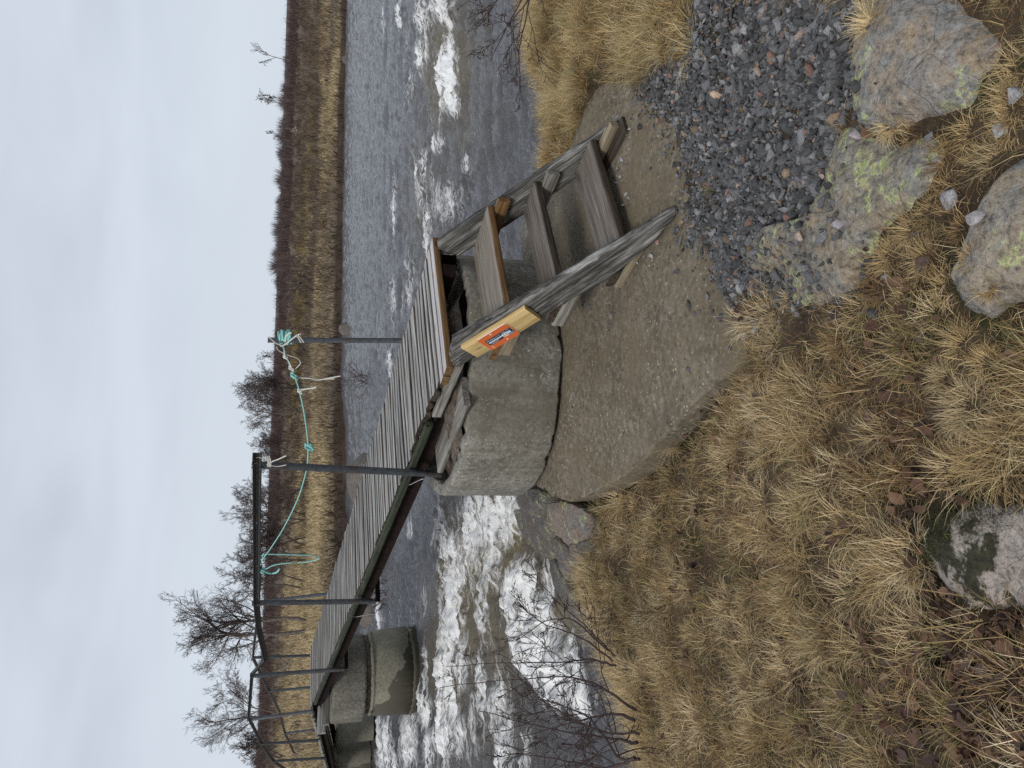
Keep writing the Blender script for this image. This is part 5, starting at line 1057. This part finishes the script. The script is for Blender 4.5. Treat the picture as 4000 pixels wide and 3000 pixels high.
TREES = [
    ('small fan-shaped bare birch standing alone on the skyline at the upper right', (1125, 232), (972, 195), .05, SAP, 1, 1, .1),
    ('two thin bare stems on the skyline right of the dark thicket', (1125, 400), (1008, 372), .03, SAP, 2, 2, .1),
    ('thin bare sapling sticking up out of the dark thicket', (1105, 530), (1030, 522), .025, SAP, 3, 1, .1),
    ('gnarled dark dead tree with twisted arms above the thicket', (1238, 1062), (1050, 1050), .11, GNARL, 4, 2, .3),
    ('gnarled bare tree with pale twisted stems, second left of the thicket', (1215, 1135), (1030, 1105), .08, GNARL, 5, 2, .3),
    ('small bare tree just right of the rope-bound post', (1180, 1235), (1045, 1240), .05, GNARL, 6, 1, .2),
    ('small light bare tree behind the rope-bound post', (1140, 1370), (1010, 1385), .04, SAP, 7, 2, .2),
    ('dense round-crowned bare birch, right one of the pair between the two end posts', (1180, 1500), (945, 1478), .11, BIRCH, 8, 3, .28),
    ('dense round-crowned bare birch, left one of the pair between the two end posts', (1180, 1615), (955, 1575), .10, BIRCH, 9, 3, .28),
    ('low bare birch right of the near-side end post', (1165, 1720), (1000, 1690), .06, BIRCH, 10, 2, .25),
    ('slim bare birch close to the near-side end post', (1180, 1770), (1000, 1755), .06, BIRCH, 11, 2, .2),
    ('bare birch standing behind the first stretch of handrail', (1215, 1905), (940, 1880), .09, GNARL, 12, 2, .3),
    ('bare birch behind the handrail next to the first pair of slots', (1210, 2020), (915, 2035), .09, BIRCH, 13, 3, .25),
    ('bare birch behind the middle of the first handrail', (1200, 2105), (905, 2110), .08, BIRCH, 14, 2, .25),
    ('dark twisted bare tree above the hanging rope loop', (1215, 2180), (890, 2185), .10, GNARL, 15, 2, .25),
    ('tallest bare birch with a wide fan crown rising above the handrail', (1215, 2455), (690, 2345), .15, dict(BIRCH, wob=[.2, .2, .2, .2, .2]), 16, 2, .3),
    ('low bare birch with crooked pale stems right of the tallest birch', (1190, 2290), (880, 2260), .09, BIRCH, 17, 2, .3),
    ('sparse leaning bare birch left of the tallest birch', (1120, 2520), (880, 2490), .05, SAP, 18, 1, .1),
    ('tall bare birch crown above the dented rail near the river pier', (1110, 2810), (765, 2750), .10, BIRCH, 19, 2, .24),
    ('thin pale bare birch left of the birch above the dented rail', (1080, 2850), (880, 2830), .05, SAP, 20, 2, .2),
    ('bare tree at the left frame edge with dark upright stems', (1120, 2975), (925, 2955), .09, GNARL, 21, 3, .25),
    ('small bare tree just inside the left frame edge', (1100, 2915), (940, 2905), .05, BIRCH, 22, 2, .2)]
for (lab, b, t, r, sp, sd, ns, spd) in TREES: tree(lab, b, t, r, sp, sd, ns, spd)
def log(label, pts, r, seed):
    P = np.array([far_pt(x, y) + V3(0, 0, r) for x, y in pts]); d0 = np.hypot(P[:, 0], P[:, 1]).mean()
    P = smooth_path([ray(x, y) * (d0 / math.hypot(ray(x, y)[0], ray(x, y)[1])) for x, y in pts], 5); mb = MB(); rr_ = np.linspace(r, r * .5, len(P)); tube(mb, P + .04 * np.random.default_rng(seed).normal(size=P.shape), rr_, 7); g_ = np.random.default_rng(seed)
    for k in range(4):
        i = int(g_.integers(1, len(P) - 1)); q = P[i]; tube(mb, smooth_path([q, q + g_.normal(0, .25, 3) + V3(0, 0, .25), q + g_.normal(0, .45, 3) + V3(0, 0, .5)], 4), [r * .5] + [r * .35] * 7 + [.01] if False else np.linspace(r * .5, .012, 9), 5)
    tag(mb.build('dead_log', M['deadwood'], base=P[0]), label, 'log', 'bleached dead logs on the far bank')
log('bleached fallen trunk below the hanging rope loop', [(1120, 2150), (1145, 2170), (1172, 2198), (1205, 2212)], .10, 1)
log('bleached branched log on the golden slope right of the river pier rail post', [(1205, 2545), (1160, 2570), (1130, 2600), (1092, 2620)], .08, 2)
log('pale dead branch lying low on the far slope beside the dented rail post', [(1180, 2600), (1150, 2590), (1120, 2580)], .06, 3)
log('grey dead trunk at the foot of the gnarled tree', [(1245, 1085), (1225, 1060), (1205, 1030), (1190, 1000)], .07, 4)
log('pale curved dead branch on the slope among the right-hand brush', [(1215, 560), (1190, 545), (1170, 520), (1150, 490)], .06, 5)

def shrub(label, stems, seed, r0=.009, twig=26, name='bare_shrub', L=.34, group='bare willow shrubs on the near bank', rmin=.0016):
    g = np.random.default_rng(seed); base = at_r(*stems[0][0]); t_ = thing(name, base, label, 'shrub', group); ms_, mt_ = MB(), MB(); acc = {}
    sp = dict(seg=[5, 4, 3], wob=[.12, .16, .2], trop=[.02, .02, .02], tap=[.4, .5, .6], rmin=rmin, num=[4, 3], start=[.2, .2], ang=[38, 45], len=[.5, .5], rad=[.65, .7])
    for sm in stems:
        P = smooth_path([at_r(*q) for q in sm], 6); n = len(P); P = P + np.cumsum(g.normal(0, .004, P.shape), 0); rad = np.linspace(r0 * g.uniform(.7, 1.2), rmin * 1.2, n); tube(ms_, P, rad, 6)
        for k in range(twig // len(stems) + 1):
            t = .2 + .78 * g.random(); i = min(n - 2, int(t * n)); tg = P[i + 1] - P[i]; tg /= np.linalg.norm(tg); a = g.normal(size=3); a -= tg * (a @ tg); a /= np.linalg.norm(a); an = math.radians(g.uniform(25, 65))
            branch(acc, P[i], tg * math.cos(an) + a * math.sin(an), L * g.uniform(.35, 1.1) * (1.2 - t * .6), max(rmin, rad[i] * .55), 0, sp, g)
    for l in acc:
        for pts, rad in acc[l]: tube(mt_, pts, rad, 4, 0, False)
    ms_.build('stem', M['twig'], t_, True); mt_.build('twig', M['twig'], t_)
    return t_
shrub('bare dark shrub arching over the white water from the grass edge, right one of two', [[(2400, 2560, 4.15), (2310, 2470, 4.25), (2200, 2370, 4.4), (2060, 2220, 4.6)], [(2390, 2580, 4.1), (2260, 2480, 4.3), (2130, 2440, 4.5), (2005, 2310, 4.7)], [(2400, 2600, 4.1), (2280, 2570, 4.2), (2120, 2580, 4.3), (1730, 2600, 4.5)], [(2380, 2540, 4.2), (2240, 2420, 4.4), (2120, 2420, 4.5), (1990, 2500, 4.6)]], 5, .006, 30)
shrub('bare reddish shrub reaching across the rapids from the left frame edge', [[(2480, 2780, 3.75), (2330, 2690, 3.9), (2180, 2650, 4.1), (1730, 2690, 4.4)], [(2480, 2810, 3.7), (2380, 2780, 3.8), (2230, 2830, 4.0), (2000, 2900, 4.2)], [(2490, 2900, 3.6), (2380, 2900, 3.8), (2250, 2880, 4.0), (1880, 2800, 4.3)], [(2480, 2960, 3.5), (2350, 2990, 3.7), (2200, 2960, 3.9), (1990, 2930, 4.1)], [(2500, 2860, 3.6), (2360, 2840, 3.8), (2150, 2740, 4.1), (1960, 2560, 4.3)], [(2500, 2960, 3.5), (2420, 2930, 3.6), (2280, 2760, 3.9), (2080, 2700, 4.1)]], 6, .0075, 44, L=.4)
shrub('bare dark twigs leaning over the river from the right frame edge', [[(2110, -160, 5.6), (2060, -60, 5.7), (1990, 40, 5.8), (1905, 215, 6.0)], [(2060, -120, 5.6), (1960, -20, 5.8), (1900, 30, 5.9), (1810, 65, 6.0)], [(2090, -100, 5.6), (2070, 60, 5.7), (2040, 210, 5.8), (2040, 360, 5.9)], [(2100, -120, 5.6), (2050, 20, 5.7), (1985, 90, 5.8), (1980, 40, 5.9)]], 7, .009, 22, L=.45, rmin=.002)
for i, (p_, lab, h_) in enumerate([((1432, 1500), 'tuft of bare twigs standing in the calm water between the end posts', .9), ((1500, 2310), 'low brown twig tuft in the water below the outrigger', .5), ((1490, 2190), 'brown twig thicket in the water seen below the girder', .9), ((1360, 2020), 'thin grey twigs in the water beyond the deck edge', .6)]):
    b = on_water(*p_); g_ = np.random.default_rng(50 + i); t_ = thing('water_shrub', b, lab, 'shrub', 'twig tufts standing in the river'); ms_, acc = MB(), {}
    sp = dict(seg=[4, 3, 3], wob=[.2, .22, .2], trop=[.05, .03, .0], tap=[.5, .5, .6], rmin=.0055, num=[4, 3], start=[.2, .2], ang=[40, 45], len=[.55, .5], rad=[.7, .7])
    for k in range(10 if i != 2 else 26): branch(acc, b + V3(g_.normal(0, .16 if i != 2 else .28), g_.normal(0, .06), -.1), V3(g_.normal(0, .6), g_.normal(0, .3), .8), h_ * g_.uniform(.5, 1.1), .011, 0, sp, g_)
    for l in acc:
        for pts, rad in acc[l]: tube(ms_, pts, rad, 3, 0, False)
    ms_.build('twig', M['twig_far'], t_)

# --- far bank grass and thicket
def far_scatter(n, t0, t1, a0, a1, pw=1.0):
    a = np.radians(rng.uniform(a0, a1, n)); t = t0 + (t1 - t0) * rng.random(n) ** pw; r = t + shore_d(a); x, y = np.sin(a) * r, np.cos(a) * r; return x, y, far_z(x, y), t, a
def spikes(mb, x, y, z, h, w, c, lean=.35, bend=True):
    n = len(x); an = rng.uniform(0, 2 * math.pi, n); sx_, sy_ = -np.cos(np.arctan2(x, y)), np.sin(np.arctan2(x, y)); le = rng.normal(0, lean, n) * h; ly = rng.normal(0, lean, n) * h
    b = np.stack([x, y, z - .05], -1); s_ = np.stack([-sx_ * w, sy_ * w * 0 + w * .0, np.zeros(n)], -1); mid = b + np.stack([le * .35, ly * .35, h * .55], -1); tip = b + np.stack([le, ly, h * (1 - .35 * np.abs(le / h))], -1)
    P = np.stack([b - s_, b + s_, mid + s_ * .7, mid - s_ * .7, tip], 1).reshape(-1, 3); k = (np.arange(n) * 5)[:, None]
    mb.add(P, [k + np.array([[0, 1, 2, 3]]), k + np.array([[3, 2, 4]])], 0, None, np.repeat(c, 5, 0))
x, y, z, t, a = far_scatter(90000, .1, 34, -38, 36, 1.35); fc = far_col(x, y); gold = sstep(.12, .26, fc[:, 0])
kp = rng.random(len(x)) < .25 + .75 * gold; x, y, z, t, a, fc = [q[kp] for q in (x, y, z, t, a, fc)]
h = rng.uniform(.22, .55, len(x)); c = fc * rng.uniform(.6, 1.5, (len(x), 1)); mb = MB(); spikes(mb, x, y, z, h, rng.uniform(.010, .026, len(x)), c, .5)
tag(mb.build('far_grass', M['thicket']), 'golden dead grass covering the far river bank', 'grass', kind='stuff')
def brush(name, label, n, t0, t1, a0, a1, hr, cols, w, per, dens=None, sigma=.35, pw=1.0):
    x, y, z, t, a = far_scatter(n, t0, t1, a0, a1, pw)
    if dens is not None: k = rng.random(n) < dens(x, y, t, a); x, y, z, t, a = [q[k] for q in (x, y, z, t, a)]
    m = len(x); hh_ = rng.uniform(*hr, m); k = np.repeat(np.arange(m), per); xs = x[k] + rng.normal(0, sigma, len(k)) * hh_[k] * .5; ys = y[k] + rng.normal(0, sigma, len(k)) * hh_[k] * .5
    cc_ = np.array(cols)[rng.integers(len(cols), size=m)][k] * rng.uniform(.6, 1.5, (len(k), 1)); mb = MB(); h0 = hh_[k] * rng.uniform(.35, 1.05, len(k)); lift = rng.random(len(k)) * .5 * hh_[k]
    spikes(mb, xs, ys, z[k] + lift, h0 * (1 - .45 * lift / hh_[k]), np.full(len(k), w) * (1 + t[k] / 90), cc_, .42)
    tag(mb.build(name, M['thicket']), label, 'thicket', kind='stuff'); return
BCOL = [(.095, .066, .047), (.068, .050, .040), (.125, .090, .058), (.085, .068, .056)]
brush('brush', 'brown leafless brush on the slope of the far bank', 4200, 2, 46, -38, 36, (.35, .9), BCOL, .011, 13, lambda x, y, t, a: np.clip(.5 + 1.1 * fbm(x * .18, y * .35, 0, 163, 4) + sstep(-.15, .25, a) * .45 - .5 * (1 - sstep(4, 14, t)) - .5 * sstep(-.05, -.3, a) * (1 - sstep(18, 30, t)), 0, 1))
brush('thicket', 'dark purplish leafless birch thicket along the top of the far bank', 2600, 45, 120, -40, 36, (.8, 1.9), [(.070, .048, .044), (.055, .040, .038), (.09, .062, .054)], .013, 18)
mb = MB()
for a_ in np.radians(np.linspace(5.8, 22.5, 34)):
    a_ = a_ + rng.normal(0, .004); r_ = rng.uniform(112, 130); env = sstep(math.radians(5.5), math.radians(8), a_) * (1 - .55 * sstep(math.radians(18), math.radians(23), a_)); hgt = rng.uniform(1.9, 3.3) * (.35 + .65 * env); n = 380
    sp_an = rng.normal(0, .42, n); l_ = hgt * rng.uniform(.45, 1.0, n); x0 = math.sin(a_) * r_; y0 = math.cos(a_) * r_; st_ = rng.random(n) * .55
    x = x0 + np.sin(sp_an) * l_ * st_; y = y0 + rng.normal(0, .4, n); z = far_z(x, y) + np.cos(sp_an) * l_ * st_
    b_ = np.stack([x, y, z], -1); tip = b_ + np.stack([np.sin(sp_an * 1.25) * l_ * (1 - st_), np.zeros(n), np.cos(sp_an * 1.25) * l_ * (1 - st_)], -1); w_ = np.stack([np.full(n, .038), np.zeros(n), np.zeros(n)], -1)
    P = np.stack([b_ - w_, b_ + w_, tip], 1).reshape(-1, 3); mb.add(P, [(np.arange(n) * 3)[:, None] + np.arange(3)[None]], 0, None, np.repeat(np.array([.12, .098, .096]) * rng.uniform(.6, 1.4, (n, 1)), 3, 0))
tag(mb.build('thicket', M['thicket']), 'taller dark birch thicket standing out against the sky at the right', 'thicket', kind='stuff')
# --- far rocks
for i, (pts, lab, dm) in enumerate([([(1452, 1790, -2.5), (1440, 1990, -2.5), (1420, 2000, -2.52), (1415, 1780, -2.52)], 'rough mottled boulder in the river showing beyond the deck edge', .55),
        ([(1362, 1262, -2.5), (1362, 1312, -2.5), (1350, 1312, -2.5), (1350, 1262, -2.5)], 'small reddish rock on the far waterline behind the rope-bound post', .35),
        ([(1359, 215, -2.5), (1359, 250, -2.5), (1352, 250, -2.5), (1352, 215, -2.5)], 'tiny pale stone on the far waterline at the right', .25),
        ([(1450, 2365, -2.55), (1450, 2430, -2.55), (1425, 2450, -2.55), (1425, 2340, -2.55)], 'flat tan ledge on the far shore in the gap under the deck', .25),
        ([(1415, 2820, -2.5), (1420, 2895, -2.5), (1396, 2900, -2.45), (1394, 2820, -2.45)], 'brown flat rock ledge below the hidden concrete drum', .2),
        ([(1422, 2890, -2.5), (1426, 2975, -2.5), (1400, 2985, -2.45), (1398, 2890, -2.45)], 'long brown rock ledge below the left-hand concrete drum', .22),
        ([(1446, 2860, -2.58), (1446, 2960, -2.58), (1428, 2960, -2.55), (1428, 2860, -2.55)], 'low wet rock at the waterline in front of the drum ledges', .14),
        ([(1395, 2790, -2.3), (1400, 3010, -2.3), (1376, 3020, -2.25), (1374, 2790, -2.25)], 'reddish brown shelf of rock that the concrete drums stand on', .12)]):
    o3 = [on_water(x_, y_, z_) if i < 7 else at_z(x_, y_, z_) for x_, y_, z_ in pts]
    rock('river_rock', lab, o3, M['greyrock'], dome=dm, rough=.12 * dm ** .5, depth=.6, seed=60 + i, rings=12, M_=50, power=2.4, lean=.08, freq=2.5, facet=.08 * dm, kind=3)

# ------------------------------------------------------------------ sky, sun, camera
wd = bpy.data.worlds.new('World'); SC.world = wd; wd.use_nodes = True; nt = wd.node_tree; nt.nodes.clear()
SUN_EL, SUN_AZ = math.radians(42), math.radians(215)       # soft light from behind the camera, to the left
out = nt.nodes.new('ShaderNodeOutputWorld'); bg = nt.nodes.new('ShaderNodeBackground'); nt.links.new(bg.outputs[0], out.inputs[0])
sky = nt.nodes.new('ShaderNodeTexSky'); sky.sky_type = 'NISHITA'; sky.sun_disc = False; sky.sun_elevation = SUN_EL; sky.sun_rotation = SUN_AZ; sky.air_density = 1.0; sky.dust_density = 2.0
tc = nt.nodes.new('ShaderNodeTexCoord'); mp_ = nt.nodes.new('ShaderNodeMapping'); mp_.inputs['Scale'].default_value = (1.1, 1.1, 4.5); nt.links.new(tc.outputs['Generated'], mp_.inputs[0])
nz1 = nt.nodes.new('ShaderNodeTexNoise'); nz1.inputs['Scale'].default_value = 2.1; nz1.inputs['Detail'].default_value = 5; nz1.inputs['Roughness'].default_value = .5; nz1.inputs['Distortion'].default_value = .35; nt.links.new(mp_.outputs[0], nz1.inputs['Vector'])
rp_ = nt.nodes.new('ShaderNodeValToRGB'); e = rp_.color_ramp.elements; e[0].position = .36; e[0].color = (4.75, 5.1, 5.8, 1); e[1].position = .64; e[1].color = (5.6, 6.05, 6.75, 1); nt.links.new(nz1.outputs[0], rp_.inputs[0])
sp_ = nt.nodes.new('ShaderNodeSeparateXYZ'); nt.links.new(tc.outputs['Generated'], sp_.inputs[0])
hz = nt.nodes.new('ShaderNodeMapRange'); hz.inputs['From Min'].default_value = .0; hz.inputs['From Max'].default_value = .22; hz.inputs['To Min'].default_value = 1.0; hz.inputs['To Max'].default_value = 0.0; nt.links.new(sp_.outputs[2], hz.inputs[0])
m1 = nt.nodes.new('ShaderNodeMix'); m1.data_type = 'RGBA'; nt.links.new(hz.outputs[0], m1.inputs[0]); nt.links.new(rp_.outputs[0], m1.inputs[6]); m1.inputs[7].default_value = (5.6, 6.2, 6.9, 1)
m2 = nt.nodes.new('ShaderNodeMix'); m2.data_type = 'RGBA'; m2.inputs[0].default_value = .92; nt.links.new(sky.outputs[0], m2.inputs[6]); nt.links.new(m1.outputs[2], m2.inputs[7])
nt.links.new(m2.outputs[2], bg.inputs[0]); bg.inputs[1].default_value = .10
sl = bpy.data.lights.new('sun', 'SUN'); sl.energy = 1.5; sl.angle = math.radians(14); sl.color = (1, .965, .92); so = bpy.data.objects.new('sun', sl); COL.objects.link(so)
sd = V3(math.sin(SUN_AZ) * math.cos(SUN_EL), math.cos(SUN_AZ) * math.cos(SUN_EL), math.sin(SUN_EL)); so.rotation_euler = Vector(-sd).to_track_quat('-Z', 'Y').to_euler()
cam = bpy.data.cameras.new('camera'); cam.sensor_fit = 'HORIZONTAL'; cam.sensor_width = 36; cam.lens = 36 * F / 4000; cam.clip_start = .05; cam.clip_end = 6000
co = bpy.data.objects.new('camera', cam); COL.objects.link(co); SC.camera = co
X, Y, Zc = -CU, CR, -CF          # the photograph is stored on its side: the picture's right is the world's down
co.matrix_world = Matrix([[X[0], Y[0], Zc[0], 0], [X[1], Y[1], Zc[1], 0], [X[2], Y[2], Zc[2], 0], [0, 0, 0, 1]])
SC.cycles.use_denoising = False
vs = SC.view_settings; vs.view_transform = 'Standard'; vs.look = 'None'; vs.exposure = .3; vs.gamma = 1; vs.use_curve_mapping = False
